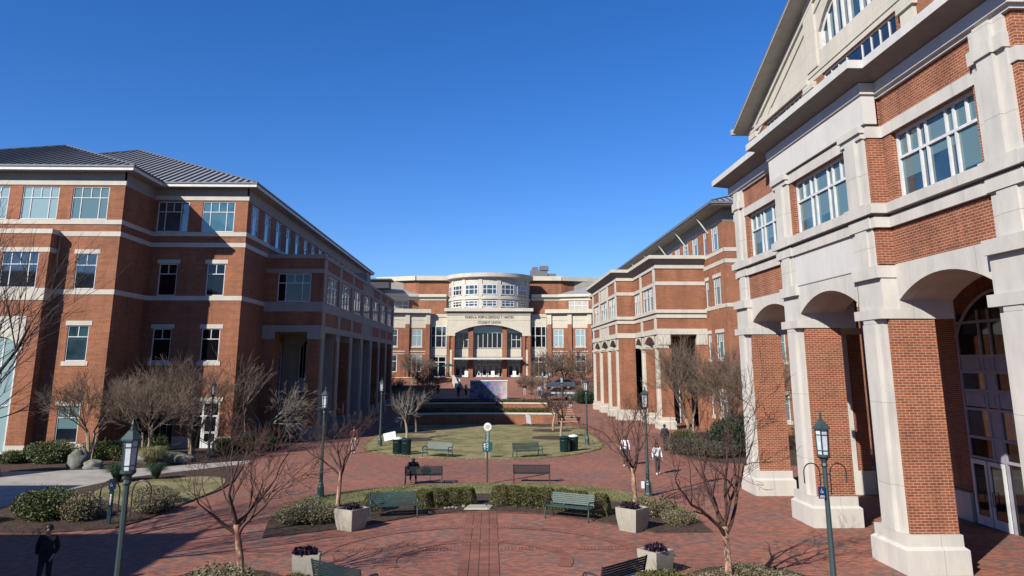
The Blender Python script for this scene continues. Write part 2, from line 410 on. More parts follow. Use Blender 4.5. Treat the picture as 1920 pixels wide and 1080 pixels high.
def arch_pts(u0, u1, zs, za, n=14):
    w = (u1 - u0) / 2; rise = za - zs; Rr = (w * w + rise * rise) / (2 * rise); c = (u0 + u1) / 2; zc = za - Rr
    a = math.asin(min(1, w / Rr)) if rise <= w else pi / 2
    return [(c + Rr * sin(-a + 2 * a * i / n), zc + Rr * cos(-a + 2 * a * i / n)) for i in range(n + 1)]
def arch(mb, F, u0, u1, zs, za, ztop, d0, d1, n=14):
    P = arch_pts(u0, u1, zs, za, n)
    for a, b in zip(P, P[1:]):
        mb.face([F(a[0], a[1], d1), F(b[0], b[1], d1), F(b[0], ztop, d1), F(a[0], ztop, d1)])
        mb.face([F(a[0], a[1], d0), F(b[0], b[1], d0), F(b[0], ztop, d0), F(a[0], ztop, d0)])
        mb.face([F(a[0], a[1], d1), F(b[0], b[1], d1), F(b[0], b[1], d0), F(a[0], a[1], d0)])
def text(s, size, loc, rot, mat, parent, depth=.02, name='lettering', sx=1.0):
    cu = bpy.data.curves.new('t', 'FONT'); cu.body = s; cu.size = size; cu.align_x = 'CENTER'; cu.align_y = 'CENTER'; cu.extrude = depth
    o = bpy.data.objects.new('t', cu); COL.objects.link(o)
    dg = bpy.context.evaluated_depsgraph_get(); dg.update()
    me = bpy.data.meshes.new_from_object(o.evaluated_get(dg)); COL.objects.unlink(o); bpy.data.objects.remove(o)
    me.materials.clear(); me.materials.append(M[mat])
    n = bpy.data.objects.new(name, me); COL.objects.link(n); n.parent = parent; n.location = loc; n.rotation_euler = rot; n.scale = (sx, 1, 1)
    return n
def hip_roof(parent, x0, x1, y0, y1, z, k, hipfront=True, ribs='xy', step=.6):
    """hip roof; ridge along the longer side"""
    mb = MB(); rb = MB(); w = (x1 - x0) / 2; l = (y1 - y0) / 2; s = min(w, l)
    rz = z + k * s
    if w <= l: r0 = ((x0 + x1) / 2, y0 + s); r1 = ((x0 + x1) / 2, y1 - s)
    else: r0 = (x0 + s, (y0 + y1) / 2); r1 = (x1 - s, (y0 + y1) / 2)
    A = (x0, y0, z); B = (x1, y0, z); C = (x1, y1, z); D = (x0, y1, z); P = (*r0, rz); Q = (*r1, rz)
    if w <= l: mb.face([A, B, P]); mb.face([B, C, Q, P]); mb.face([C, D, Q]); mb.face([D, A, P, Q])
    else: mb.face([A, B, Q, P]); mb.face([B, C, Q]); mb.face([C, D, P, Q]); mb.face([D, A, P])
    u = step
    def rib(a, b): rb.tube([a, b], .075, 4, False)
    while u < x1 - x0 - .1:
        run = min(u, x1 - x0 - u, s)
        if 'f' in ribs: rib((x0 + u, y0, z + .03), (x0 + u, y0 + run, z + k * run + .03))
        u += step
    u = step
    while u < y1 - y0 - .1:
        run = min(u, y1 - y0 - u, s)
        if 'l' in ribs: rib((x0, y0 + u, z + .03), (x0 + run, y0 + u, z + k * run + .03))
        if 'r' in ribs: rib((x1, y0 + u, z + .03), (x1 - run, y0 + u, z + k * run + .03))
        u += step
    k0 = len(mb.v); mb.v += rb.v; mb.f += [tuple(i + k0 for i in f) for f in rb.f]; mb.mi += [1] * len(rb.f)
    ro = mb.build('roof', ['roof', 'roof_rib'], parent)
    hb = MB()
    for a, b in ((A, P), (B, P if w <= l else Q), (P, Q)): hb.tube([Vector(a) + Vector((0, 0, .05)), Vector(b) + Vector((0, 0, .05))], .07, 5)
    hb.build('ridge_cap', 'gutter', ro)
    return ro
def eaves(parent, x0, x1, y0, y1, z0, z1, over=.75):
    """soffit slab + white fascia round a rectangle of walls x0..x1,y0..y1"""
    mb = MB(); mb.box(x0 - over + .04, x1 + over - .04, y0 - over + .04, y1 + over - .04, z0, z1 - .01); mb.build('soffit', 'soffit', parent)
    f = MB(); a, b, c, d = x0 - over, x1 + over, y0 - over, y1 + over
    f.box(a, b, c, c + .036, z0 - .02, z1); f.box(a, b, d - .036, d, z0 - .02, z1); f.box(a, a + .036, c + .038, d - .038, z0 - .02, z1); f.box(b - .036, b, c + .038, d - .038, z0 - .02, z1)
    f.build('fascia', 'fascia', parent)
    g = MB(); e = .07
    g.box(a - e, b + e, c - e, c - .002, z1 - .06, z1 + .06); g.box(b + .002, b + e, c, d, z1 - .06, z1 + .06); g.box(a - e, a - .002, c, d, z1 - .06, z1 + .06)
    g.build('gutter', 'gutter', parent)

# ------------------------------------------------------------------ ground
def zt(Y):
    if Y < 122: return 0.0
    if Y < 132: return .6 * (Y - 122) / 10
    if Y < 147: return .6 + 2.72 * (Y - 132) / 15
    return 3.32
g = MB()
g.box(-900, 900, -300, 1800, -1.2, -.12); tag(g.build('ground', 'mulch'), kind='structure')
ys = [-12, 20, 60, 100, 122, 132, 139, 147, 172]
g = MB()
for a, b in zip(ys, ys[1:]): g.face([(-60, a, zt(a)), (60, a, zt(a)), (60, b, zt(b)), (-60, b, zt(b))])
tag(g.build('brick_plaza', 'paving'), kind='structure')
def pxpoly(L, z=0): return [G(x, y, z) for x, y in L]
def smooth_poly(P, n=2):
    for _ in range(n):
        Q = []
        for i in range(len(P)):
            a, b = P[i], P[(i + 1) % len(P)]
            Q += [(a[0] * .75 + b[0] * .25, a[1] * .75 + b[1] * .25), (a[0] * .25 + b[0] * .75, a[1] * .25 + b[1] * .75)]
        P = Q
    return P
def sheet(name, P, z, mat, kind='structure'):
    mb = MB(); n = len(P)
    mb.face([(x, y, z) for x, y in P])
    for i in range(n):
        a, b = P[i], P[(i + 1) % n]; mb.face([(a[0], a[1], -.05), (b[0], b[1], -.05), (b[0], b[1], z), (a[0], a[1], z)])
    return tag(mb.build(name, mat), kind=kind)
# centre arc: lawn + mulch bed
arc_out = [(-7.9, 29.1), (-8.5, 32), (-8.6, 35), (-8.1, 37.3), (-6.4, 38.9), (-4.1, 40.3), (-.6, 41.0), (2.4, 40.8), (4.8, 39.9), (6.7, 37.9), (7.9, 35), (8.15, 32), (8.1, 29.6)]
arc_in = [(6.0, 29.6), (4.0, 31.85), (1.8, 33.4), (-.6, 34.1), (-2.7, 33.0), (-4.6, 31.3), (-6.2, 30.1)]
sheet('mulch_bed', arc_out + arc_in, .05, 'mulch')
lawn_arc = [(-8.55, 33.2), (-8.6, 35), (-8.1, 37.35), (-6.4, 38.95), (-4.1, 40.35), (-.6, 41.05), (2.4, 40.85), (4.8, 39.95), (6.7, 37.95), (7.95, 35), (8.2, 32.6), (6.6, 34.9), (4.6, 36.6), (2.4, 37.7), (-.6, 38.2), (-2.6, 37.9), (-4.8, 36.2), (-6.6, 34.8)]
sheet('lawn', lawn_arc, .075, 'grass')
lawn2 = smooth_poly([(-9.2, 57), (-6.5, 54), (-4, 52), (-.5, 51.2), (3.5, 51.6), (6.3, 54.2), (8.7, 58.5), (8.7, 70), (8.4, 79), (-9.0, 79), (-9.4, 70)], 2)
sheet('lawn', lawn2, .05, 'grass')
for i, (x, y, r) in enumerate([(-6.4, 63.9, 1.9), (-6.4, 71, 1.7), (5.6, 72, 1.8), (5.3, 65.2, 1.9), (5.2, 78.0, 2.2)]):
    sheet('mulch_ring', [(x + r * cos(a * pi / 9) * (1 + .06 * sin(a * 2)), y + r * .9 * sin(a * pi / 9)) for a in range(18)], .066, 'mulch')
bedL = [(-60, 46.2), (-27, 46.6), (-21, 47.6), (-15, 51.5), (-14.9, 55), (-14.6, 63.5), (-18.4, 66), (-18.4, 57.9), (-60, 57.9)]
sheet('mulch_bed', bedL, .05, 'mulch')
sheet('path', [(-60, 44), (-60, 30.6), (-22, 30.6), (-20.6, 34.8), (-20.2, 39.8), (-19.3, 43.8), (-14.6, 49.6), (-14.95, 51.2), (-20.8, 47.3), (-27, 46.4), (-60, 46)], .03, 'path')
bedL2 = smooth_poly([(-21.6, 30.3), (-14.0, 30.1), (-13.2, 33.2), (-13.2, 36.2), (-12.8, 40.8), (-14.1, 46.5), (-14.7, 49.2), (-19.2, 43.6), (-20.0, 39.6), (-20.5, 34.6)], 1)
sheet('mulch_bed', bedL2, .05, 'mulch')
sheet('lawn', smooth_poly([(-14.6, 34.4), (-13.3, 34.6), (-12.9, 40.3), (-14.3, 44.5), (-18.6, 42.6), (-18.9, 38.5)], 2), .072, 'grass')
sheet('mulch_bed', smooth_poly([(12.5, 52.6), (13.6, 49.2), (16, 48.8), (20, 47), (27, 47), (27, 66), (20, 72), (14.6, 66)], 1), .045, 'mulch')
bedF = lambda s: smooth_poly([(s * 9.6, 20.5), (s * 9.2, 24.2), (s * 7.2, 25.2), (s * 4.5, 22.9), (s * 3.4, 20.0), (s * 3.4, 17), (s * 9.4, 17)], 1)
sheet('mulch_bed', bedF(-1), .05, 'mulch'); sheet('mulch_bed', bedF(1), .05, 'mulch')
# soldier-course paving bands
BZ = [0.004]
def band(P, w, name='paving_band'):
    mb = MB(); s = 0; z_ = BZ[0]; BZ[0] += .0015
    for i in range(len(P) - 1):
        a, b = Vector(P[i]), Vector(P[i + 1])
        def nrm(k):
            t = (Vector(P[min(k + 1, len(P) - 1)]) - Vector(P[max(k - 1, 0)])).normalized(); return Vector((-t.y, t.x)) * w / 2
        na, nb = nrm(i), nrm(i + 1); L = (b - a).length
        mb.face([(*(a - na), z_), (*(b - nb), z_), (*(b + nb), z_), (*(a + na), z_)], [(s, 0), (s + L, 0), (s + L, w), (s, w)])
        s += L
    return tag(mb.build(name, 'band'), kind='structure')
band([(-3.3, 27.35), (-.92, 27.35)], .41); band([(.32, 27.35), (2.45, 27.35)], .41); band([(-6.4, 27.35), (-3.5, 27.35)], .41); band([(2.95, 27.35), (4.9, 27.35)], .41)
for x in (-.75, -.44, -.13, .18):
    band([(x, 18), (x, 33.9)], .30)
for r in (2.75, 5.3): band([(-.3 + r * cos(a * pi / 36), 25.9 + r * .93 * sin(a * pi / 36)) for a in range(-4, 41)], .40)
band([(-.6 + 9.3 * cos(a * pi / 60), 24.4 + 9.3 * sin(a * pi / 60)) for a in range(17, 44)], .22)

# ------------------------------------------------------------------ LEFT BUILDING
LB = thing('campus_building', 'long red brick building with hipped grey metal roof and columned portico, left of the plaza', 'building', (-30, 58, 0))
LB.location = (0, 0, 0)
S = 'brick_dark'
wallmb = MB(); trim = MB(); base = MB(); frz = MB()
fr_ = FY(58); fw_ = FY(53); fb_ = FY(52.1); fs_ = FX(-18.45, 1); fws_ = FX(-25.42, 1); fbs_ = FX(-29.55, 1)
gl = lambda: R.choice(['glass', 'glass_blue', 'glass_black', 'glass_blue'])
# recess front
H = []
def add_win(F, u0, u1, z0, z1, kind, glass=None, hl=None, lint=True, sill=True, par=LB, tr=None, h=None):
    (hl if hl is not None else H).append((u0, u1, z0, z1))
    window(par, F, u0, u1, z0, z1, kind, glass or gl())
    t = tr if tr is not None else trim
    if lint: t.fbox(F, u0 - .17, u1 + .17, z1 + .01, z1 + .31, -.2, .03)
    if sill: t.fbox(F, u0 - .17, u1 + .17, z0 - .30, z0 - .01, -.2, .05)
for u0, u1 in ((-25.2, -22.86), (-21.85, -19.42)): add_win(fr_, u0, u1, 15.64, 17.96, 'B', 'glass_blue' if u0 < -24 else 'glass_teal', lint=False, sill=False)
for c in (-24.0, -20.46):
    add_win(fr_, c - .67, c + .67, 10.85, 13.22, 'A', 'glass_black', sill=False)
    add_win(fr_, c - .67, c + .67, 6.1, 8.44, 'A', 'glass_black')
# ground floor door + sidelights of the recess
H.append((-21.3, -19.4, .06, 3.25)); trim.fbox(fr_, -21.5, -19.2, 3.26, 3.56, -.2, .03)
dr = MB()
for a, b in ((-21.3, -21.2), (-20.62, -20.5), (-19.5, -19.4)): dr.fbox(fr_, a, b, .06, 3.25, -.14, -.04)
dr.fbox(fr_, -21.2, -19.5, 3.15, 3.25, -.14, -.042); dr.fbox(fr_, -21.2, -19.5, 2.2, 2.32, -.14, -.042); dr.fbox(fr_, -20.5, -19.5, .06, .5, -.13, -.06)
dr.fbox(fr_, -20.5, -19.5, 1.05, 1.2, -.13, -.07); dr.fbox(fr_, -20.03, -19.97, 2.32, 3.15, -.13, -.06)
dr.fbox(fr_, -20.5, -20.38, .5, 2.2, -.13, -.06); dr.fbox(fr_, -19.62, -19.5, .5, 2.2, -.13, -.06)
do = dr.build('door', 'frame', LB); q = MB(); q.face([fr_(-21.25, .1, -.11), fr_(-19.45, .1, -.11), fr_(-19.45, 3.2, -.11), fr_(-21.25, 3.2, -.11)]); q.build('pane', 'glass_black', do)
H.append((-25.3, -22.6, .06, 2.6)); window(LB, fr_, -25.3, -22.6, .06, 2.6, 'W4', 'glass_black', frame='frame_grey')
wall(wallmb, fr_, -25.42, -18.45, .85, 18.05, H); base.fbox(fr_, -22.6, -21.3, 0, .85, -.2, .04); base.fbox(fr_, -19.4, -18.41, 0, .85, -.2, .04)
# wing front
H = []
for u0 in (-28.98, -32.4, -35.8, -39.2, -42.6): add_win(fw_, u0, u0 + 2.5, 15.64, 17.96, 'B', 'blind_pale' if u0 in (-32.4, -35.8) else 'blind', lint=False, sill=False)
c = -27.48
add_win(fw_, c - .7, c + .7, 10.86, 13.25, 'A', 'glass', sill=False); add_win(fw_, c - .7, c + .7, 6.1, 8.43, 'A', 'glass_blue'); add_win(fw_, c - .72, c + .72, .9, 3.23, 'A', 'glass', sill=False)
wall(wallmb, fw_, -46, -25.42, .85, 18.05, H); base.fbox(fw_, -29.6, -25.38, 0, .85, -.2, .04)
# wing side
wall(wallmb, fws_, 53, 58, .85, 18.05); base.fbox(fws_, 53.0, 58, 0, .85, -.2, .038)
# projecting bay with tall arched window
H = []
add_win(fb_, -32.6, -30.2, 10.86, 13.25, 'B', 'glass', lint=False, sill=False)
wall(wallmb, fb_, -34.6, -29.55, .85, 14.8, H + [(-33.6, -30.75, .3, 8.4)]); wall(wallmb, fbs_, 52.1, 53, .85, 14.8)
base.fbox(fb_, -30.75, -29.51, 0, .85, -.2, .04); base.fbox(fbs_, 52.1, 53, 0, .85, -.2, .038)
trim.fbox(fb_, -34.7, -29.5, 14.5, 14.82, -.9, .05); trim.fbox(fb_, -34.6, -29.52, 13.25, 13.56, -.2, .03); trim.fbox(fb_, -34.6, -29.52, 10.05, 10.84, -.2, .03)
trim.fbox(fbs_, 52.12, 53, 14.5, 14.82, -.2, .048); trim.fbox(fbs_, 52.12, 53, 13.25, 13.56, -.2, .028); trim.fbox(fbs_, 52.12, 53, 10.05, 10.84, -.2, .028)
arch(trim, fb_, -33.9, -30.45, 6.6, 7.7, 9.0, -.2, .04); window(LB, fb_, -33.6, -30.75, .3, 8.2, 'L3', 'blind_pale', b=.12)
wallmb.fbox(fb_, -34.6, -29.56, 14.75, 14.79, -.9, -.01)
# side, upper part with the row of windows
H = []
for i in range(17):
    y0 = 59.05 + 3.385 * i; H.append((y0, y0 + 2.05, 15.64, 17.96)); window(LB, fs_, y0, y0 + 2.05, 15.64, 17.96, 'S', 'glass_teal')
wall(wallmb, fs_, 58, 117.2, .85, 18.05, H); base.fbox(fs_, 58, 64, 0, .85, -.2, .038)
wall(wallmb, FY(117.2, 1), -50, -18.45, 0, 18.05)
# continuous courses
def course(F, a, b, z0, z1, d=.035, mb=None): (mb or trim).fbox(F, a, b, z0, z1, -.15, d)
for F, a, b in ((fr_, -25.42, -18.415), (fw_, -46, -25.385), (fs_, 58.0, 117.2), (fws_, 53.0, 58)):
    dd = .035 if F in (fr_, fw_) else .033
    course(F, a, b, 14.47, 14.80, dd); course(F, a, b, 15.3, 15.62, dd + .02)
    if F is not fs_: course(F, a, b, 10.5, 10.83, dd)
    else: course(F, 58, 64, 10.5, 10.83, dd)
course(fr_, -25.42, -18.40, 18.06, 18.40, .05); course(fw_, -46, -25.37, 18.06, 18.40, .05)
frz.fbox(fr_, -25.42, -18.45, 18.4, 19.0, -.1, .0); frz.fbox(fw_, -46, -25.42, 18.4, 19.0, -.1, 0); frz.fbox(fws_, 53, 58, 18.05, 19.0, -.1, 0.0); frz.fbox(fs_, 58, 117.2, 18.05, 19.0, -.1, 0.0)
# portico
PF = FX(-13.75, 1); PN = FY(64)
for F, a, b, hh in ((PN, -18.45, -13.75, [(-17.45, -14.75, 10.88, 13.2)]), (PF, 64, 112, [])):
    if F is PF:
        for i in range(7):
            c0 = 65.75 + 6.6 * i; hh.append((c0 + .1, c0 + 4.6, 10.9, 13.2)); window(LB, F, c0 + .1, c0 + 4.6, 10.9, 13.2, 'N', 'glass_blue', b=.08)
    wall(wallmb, F, a, b, 8.95, 14.5, hh)
window(LB, PN, -17.45, -14.75, 10.88, 13.2, 'B', 'glass_black')
for F, a, b, e in ((PN, -18.45, -13.70, .05), (PF, 64.0, 112, .048)):
    for z0, z1, d in ((14.45, 14.78, .04), (13.24, 13.58, .0), (10.08, 10.88, .0), (8.46, 8.97, .0)): course(F, a, b, z0, z1, e + d, frz)
for i in range(8):
    y0 = 64.02 + 6.6 * i
    y1 = y0 + 1.65 if i < 7 else y0 + 1.5
    for z0, z1 in ((8.97, 10.08), (10.88, 13.24), (13.58, 14.45)):
        frz.fbox(PF, y0 + .25, y1 - .25, z0, z1, -.1, .03)
    if i in (3,):
        frz.fbox(PF, y1, y0 + 6.6, 13.58, 14.45, -.1, .02); frz.fbox(PF, y1, y0 + 6.6, 8.97, 10.08, -.1, .02)
    cp = MB(); body = 'brick_dark'
    cp.box(-14.8, -13.80, y0, y1, 1.07, 7.87)
    col = cp.build('column', 'stone_grey' if i in (3, 4) else body, LB)
    st = MB(); st.box(-14.95, -13.55, y0 - .12, y1 + .12, 0, .7); st.box(-14.88, -13.62, y0 - .06, y1 + .06, .7, 1.07); st.box(-14.82, -13.73, y0 - .03, y1 + .03, 7.87, 8.46)
    st.box(-13.80, -13.70, y0 + .3, y1 - .25, 1.07, 7.87); st.build('stone_facing', 'stone_grey', col)
cm = MB(); cm.box(-18.45, -17.42, 64, 65.5, 0, 8.46); cm.build('corner_pier', 'brick_dark', LB); course(PN, -18.45, -17.42, 7.87, 8.46, .03, frz)
cm = MB(); cm.box(-18.44, -13.78, 64.1, 112, 8.44, 8.6); cm.box(-18.44, -13.8, 64.1, 112, 14.5, 14.72); cm.build('portico_ceiling', 'soffit', LB)
wall(wallmb, FY(112, 1), -18.45, -13.75, 8.95, 14.5)
# loggia back wall with arched windows
for i in range(7):
    y0 = 66.6 + 6.6 * i; w = MB(); F = FX(-18.42, 1)
    P = arch_pts(y0, y0 + 3.2, 6.6, 7.9, 12)
    w.fprism(F, [(y0, 1.0)] + P + [(y0 + 3.2, 1.0)], 0, .05)
    f = w.build('window', 'glass_black', LB)
    w = MB(); ps = [(y0, 1.0)] + P + [(y0 + 3.2, 1.0)]; w.tube([F(u, z, .08) for u, z in ps], .09, 4)
    for q in (.25, .5, .75): w.tube([F(y0 + 3.2 * q, 1, .08), F(y0 + 3.2 * q, 7.4, .08)], .05, 4)
    for z in (2.6, 3.4, 4.4): w.tube([F(y0, z, .08), F(y0 + 3.2, z, .08)], .06, 4)
    w.build('window_frame', 'frame_grey', f)
# camera-facing glazed arch seen inside the portico opening
Fq = FY(70.6); w = MB(); P = arch_pts(-16.9, -15.2, 7.2, 8.0, 10)
w.fbox(Fq, -18.4, -13.9, 0, 8.44, -.2, 0); iw = w.build('screen_wall', 'stone_grey', LB)
w = MB(); w.fprism(Fq, [(-16.9, 1.2)] + P + [(-15.2, 1.2)], .01, .04); w.build('glazing', 'glass_black', iw)
w = MB(); w.tube([Fq(u, z, .06) for u, z in [(-16.9, 1.2)] + P + [(-15.2, 1.2)]], .07, 4)
for q in (-16.6, -16.35, -16.05, -15.75, -15.5): w.tube([Fq(q, 4.6, .06), Fq(q, 7.6, .06)], .025, 4)
w.fbox(Fq, -16.9, -15.2, 3.5, 4.7, .04, .07); w.build('glazing_frame', 'frame_grey', iw)
wallmb.build('brick_wall', S, LB); trim.build('limestone_trim', 'stone', LB); base.build('limestone_base', 'stone', LB); frz.build('frieze', 'stone_grey', LB)
w = MB(); w.box(-50, -19.0, 58.6, 117.0, .1, 18.9); w.box(-46, -26, 53.6, 58.1, .1, 18.9); w.build('core', 'brick_dark', LB)
w.__init__()
hip_roof(LB, -51.5, -17.6, 57.2, 118, 19.27, .42, ribs='fr'); eaves(LB, -50.7, -18.45, 58, 117.2, 19.0, 19.27)
hip_roof(LB, -46.9, -24.55, 52.2, 90, 19.275, .405, ribs='f'); eaves(LB, -46.1, -25.42, 53, 57.4, 19.002, 19.272)
w = MB()
for k in range(7): w.box(-13.745, -13.735, 86.6 + .5 * k, 86.9 + .5 * k, 9.3, 9.75)
w.build('carved_letters', 'ink', LB); w = MB()
for i in range(10):
    w.box(-16.0, -15.94, 66 + 5 * i, 66.06 + 5 * i, 14.7, 15.4)
w.box(-16.02, -15.96, 66, 111.5, 15.36, 15.42); w.box(-16.02, -15.96, 66, 111.5, 15.05, 15.1); w.build('terrace_railing', 'gutter', LB)
w = MB(); w.box(-15.7, -14.3, 90, 92.6, 14.6, 16.2); w.build('parapet_block', 'stone_grey', LB)

# ------------------------------------------------------------------ pavilion generator for the right side (facade towards -X)
def plane_prism_x(mb, x0, x1, y0, y1, z0, z1): mb.box(x0, x1, y0, y1, z0, z1)
def pier(parent, xf, yc, w=1.7, dep=1.55, near=True, brick='brick', stone='stone_near'):
    y0, y1 = yc - w / 2, yc + w / 2
    b = MB(); b.box(xf + .12, xf + dep, y0 + .02, y1 - .02, 1.08, 7.34); col = b.build('pier', brick, parent)
    st = MB()
    st.box(xf, xf + dep - .3, y0 + .16, y1 - .16, 1.08, 7.34); st.box(xf - .13, xf + .2, y0 + .50, y1 - .50, 1.08, 7.34)
    # impost + entablature block
    st.box(xf - .16, xf + dep - .25, y0 - .03, y1 + .03, 7.34, 7.64); st.box(xf, xf + dep - .3, y0 + .04, y1 - .04, 7.64, 8.62)
    st.box(xf - .14, xf + .6, y0 + .0, y1 - .0, 8.62, 9.0)
    st.build('pilaster', stone, col)
    p = MB()
    for a, z0, z1 in ((.22, 0, .68), (.12, .76, 1.08)): p.box(xf - a, xf + dep + a - .1, y0 - a, y1 + a, z0, z1)
    A = [(xf - .22, y0 - .22), (xf + dep + .12, y0 - .22), (xf + dep + .12, y1 + .22), (xf - .22, y1 + .22)]; B = [(xf - .12, y0 - .12), (xf + dep + .02, y0 - .12), (xf + dep + .02, y1 + .12), (xf - .12, y1 + .12)]
    for i in range(4):
        j = (i + 1) % 4; p.face([(*A[i], .68), (*A[j], .68), (*B[j], .76), (*B[i], .76)])
    p.build('plinth', stone, col)
    return col
def prof_x(mb, prof, y0, y1, xf, cap=True):
    """horizontal moulding along Y; prof = list of (outward, z) """
    for a, b in zip(prof, prof[1:]): mb.face([(xf - a[0], y0, a[1]), (xf - a[0], y1, a[1]), (xf - b[0], y1, b[1]), (xf - b[0], y0, b[1])])
    for y in (y0, y1): mb.face([(xf - a, y, z) for a, z in prof] + [(xf, y, prof[-1][1]), (xf, y, prof[0][1])])
def cornice_run(parent, segs, ends, prof_cove, prof_band):
    pass
def ring(mb, path, prof):
    """sweep prof [(out,z)] along open 2-D path with mitred corners; outward = left side of travel"""
    P = [Vector(p) for p in path]; n = len(P)
    def off(k, d):
        t0 = (P[k] - P[k - 1]).normalized() if k > 0 else (P[1] - P[0]).normalized(); t1 = (P[k + 1] - P[k]).normalized() if k < n - 1 else t0
        n0 = Vector((-t0.y, t0.x)); n1 = Vector((-t1.y, t1.x)); b = (n0 + n1)
        if b.length < 1e-6: b = n0
        b.normalize(); return P[k] + b * (d / max(.3, b.dot(n0)))
    for k in range(n - 1):
        for a, b in zip(prof, prof[1:]):
            q0, q1, q2, q3 = off(k, a[0]), off(k + 1, a[0]), off(k + 1, b[0]), off(k, b[0])
            mb.face([(q0.x, q0.y, a[1]), (q1.x, q1.y, a[1]), (q2.x, q2.y, b[1]), (q3.x, q3.y, b[1])])
BAND1 = [(0, 10.62), (.24, 10.64), (.24, 10.95), (0, 10.98)]; BAND2 = [(0, 10.2), (.11, 10.2), (.11, 10.54), (.0, 10.6)]
CORN_B = [(0, 14.5), (.10, 14.5), (.10, 14.6), (.20, 14.62), (.20, 15.0), (.12, 15.0)]
CORN_C = [(.12, 15.0), (.85, 15.26)]
CORN_F = [(.85, 15.26), (.85, 15.54), (-.6, 15.6)]

# ------------------------------------------------------------------ NEAR RIGHT BUILDING
NB = thing('campus_building', 'near limestone and red brick pavilion with tall arches and a pediment, right foreground', 'building')
PY_ = [18.1, 24.72, 31.3, 38.35]     # pier centres
XC, XFk = 12.3, 12.78               # central and flanking wall planes
pl = {0: XC + .25, 1: XC, 2: XC, 3: XC + .25}
for i, yc in enumerate(PY_): pier(NB, pl[i], yc)
path = [(XC + 8, 17.2), (XFk, 17.2), (XFk, 23.85), (XC, 23.85), (XC, 32.2), (XFk, 32.2), (XFk, 39.3), (XC + 8, 39.3)]
cw = MB(); ring(cw, path, CORN_B); ring(cw, path, CORN_F); cw.build('cornice', 'stone_white', NB)
st = MB(); ring(st, path, BAND1); ring(st, path, BAND2); ring(st, path, [(0, 13.17), (.05, 13.17), (.05, 13.55), (0, 13.57)])
# pilasters on the upper storey with caps
for i, yc in enumerate(PY_):
    x = (XC if i in (1, 2) else XFk)
    a, b = yc - .68, yc + .68
    for k in (0, 1):
        pass
    zt_ = 13.2 if i in (1, 2) else 14.5
    st.box(x - .10, x + .1, a, b, 10.97, zt_); st.box(x - .22, x + .1, a + .36, b - .36, 10.97, zt_)
    if i in (1, 2): st.box(x - .17, x + .1, a - .05, b + .05, 13.2, 13.38); st.box(x - .25, x + .1, a - .1, b + .1, 13.38, 13.61)
    else: st.box(x - .2, x + .1, a - .03, b + .03, 13.62, 14.0); st.box(x - .28, x + .1, a + .33, b - .33, 13.62, 14.0)
    st.box(x - .25, x + .1, a - .08, b + .08, 10.63, 10.99); st.box(x - .15, x + .1, a - .04, b + .04, 10.21, 10.57)
    st.box(x - .06, x + .1, a, b, 9.0, 10.2); st.box(x - .12, x, a + .3, b - .3, 9.0, 10.2)
# white panels of the middle bay: spandrel and attic frieze
cw = MB(); cw.box(XC - .14, XC + .3, 23.72, 32.32, 13.62, 14.62); cw.build('frieze_panel', 'stone_white', NB)
cw = MB(); cw.box(XC - .03, XC + .3, 25.45, 30.55, 8.98, 10.2); cw.build('spandrel_panel', 'stone_white', NB)
arch(st, FX(XFk, -1), 18.95, 23.85, 7.9, 8.56, 9.03, -1.7, 0); arch(st, FX(XC, -1), 25.5, 30.45, 7.9, 8.56, 9.03, -1.7, .0); arch(st, FX(XFk, -1), 32.15, 37.6, 7.9, 8.6, 9.03, -1.7, 0)
for a, b in ((18.95, 23.85), (25.5, 30.45), (32.15, 37.6)): st.box(XFk + .01, XFk + 1.7, a - .3, a, 7.34, 9.0); st.box(XFk + .01, XFk + 1.7, b, b + .3, 7.34, 9.0)
st.box(XFk + 1.7, 18.9, 17.25, 17.9, 7.64, 9.1); st.box(XFk, XFk + 1.72, 17.22, 18.95, 7.34, 9.03); st.box(XFk, XFk + .4, 37.6, 39.28, 7.34, 9.03)
st.build('limestone_trim', 'stone_near', NB)
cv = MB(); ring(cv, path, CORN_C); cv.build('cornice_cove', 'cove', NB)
wb = MB()
H1 = [(19.0, 23.3, 10.97, 13.17)]; H2 = [(25.6, 30.3, 10.97, 13.17)]; H3 = [(32.6, 37.3, 10.97, 13.17)]
wall(wb, FX(XFk, -1), 17.2, 23.85, 9.03, 14.5, H1, .3); wall(wb, FX(XC, -1), 23.85, 32.2, 9.03, 14.5, H2, .3); wall(wb, FX(XFk, -1), 32.2, 39.3, 9.03, 14.5, H3, .3)
wall(wb, FY(23.85), XC, XFk, 9.03, 14.5); wall(wb, FY(32.2, 1), XC, XFk, 9.03, 14.5); wall(wb, FY(17.2), XFk, 24, 9.03, 14.5); wall(wb, FY(39.3, 1), XFk, 24, 9.03, 14.5)
# corner returns below (stone facing blocks on the near edge)
window(NB, FX(XFk, -1), *H1[0], 'N', 'glass_blue', b=.1, d=-.26, t=.1); window(NB, FX(XC, -1), *H2[0], 'N', 'glass_teal', b=.1, d=-.26, t=.1); window(NB, FX(XFk, -1), *H3[0], 'N', 'glass_teal', b=.1, d=-.26, t=.1)
for F, h, fr, gm in ((FX(XFk, -1), H1[0], [(.0, .29, .1, 1), (.30, .62, .45, .95), (.71, 1, .3, 1)], 'blind'), (FX(XC, -1), H2[0], [(.0, .28, 0, 1), (.38, .6, .2, 1), (.72, .99, .25, 1)], 'blind'), (FX(XFk, -1), H3[0], [(0, .3, 0, 1), (.4, .99, .3, 1)], 'blind')):
    bl = MB(); w = h[1] - h[0]; z = h[3] - h[2]
    for a, b, c, e in fr: bl.face([F(h[0] + w * a + .05, h[2] + z * c + .02, -.236), F(h[0] + w * b - .02, h[2] + z * c + .02, -.236), F(h[0] + w * b - .02, h[2] + z * e - .02, -.236), F(h[0] + w * a + .05, h[2] + z * e - .02, -.236)])
    bl.build('window_blind', gm, NB)
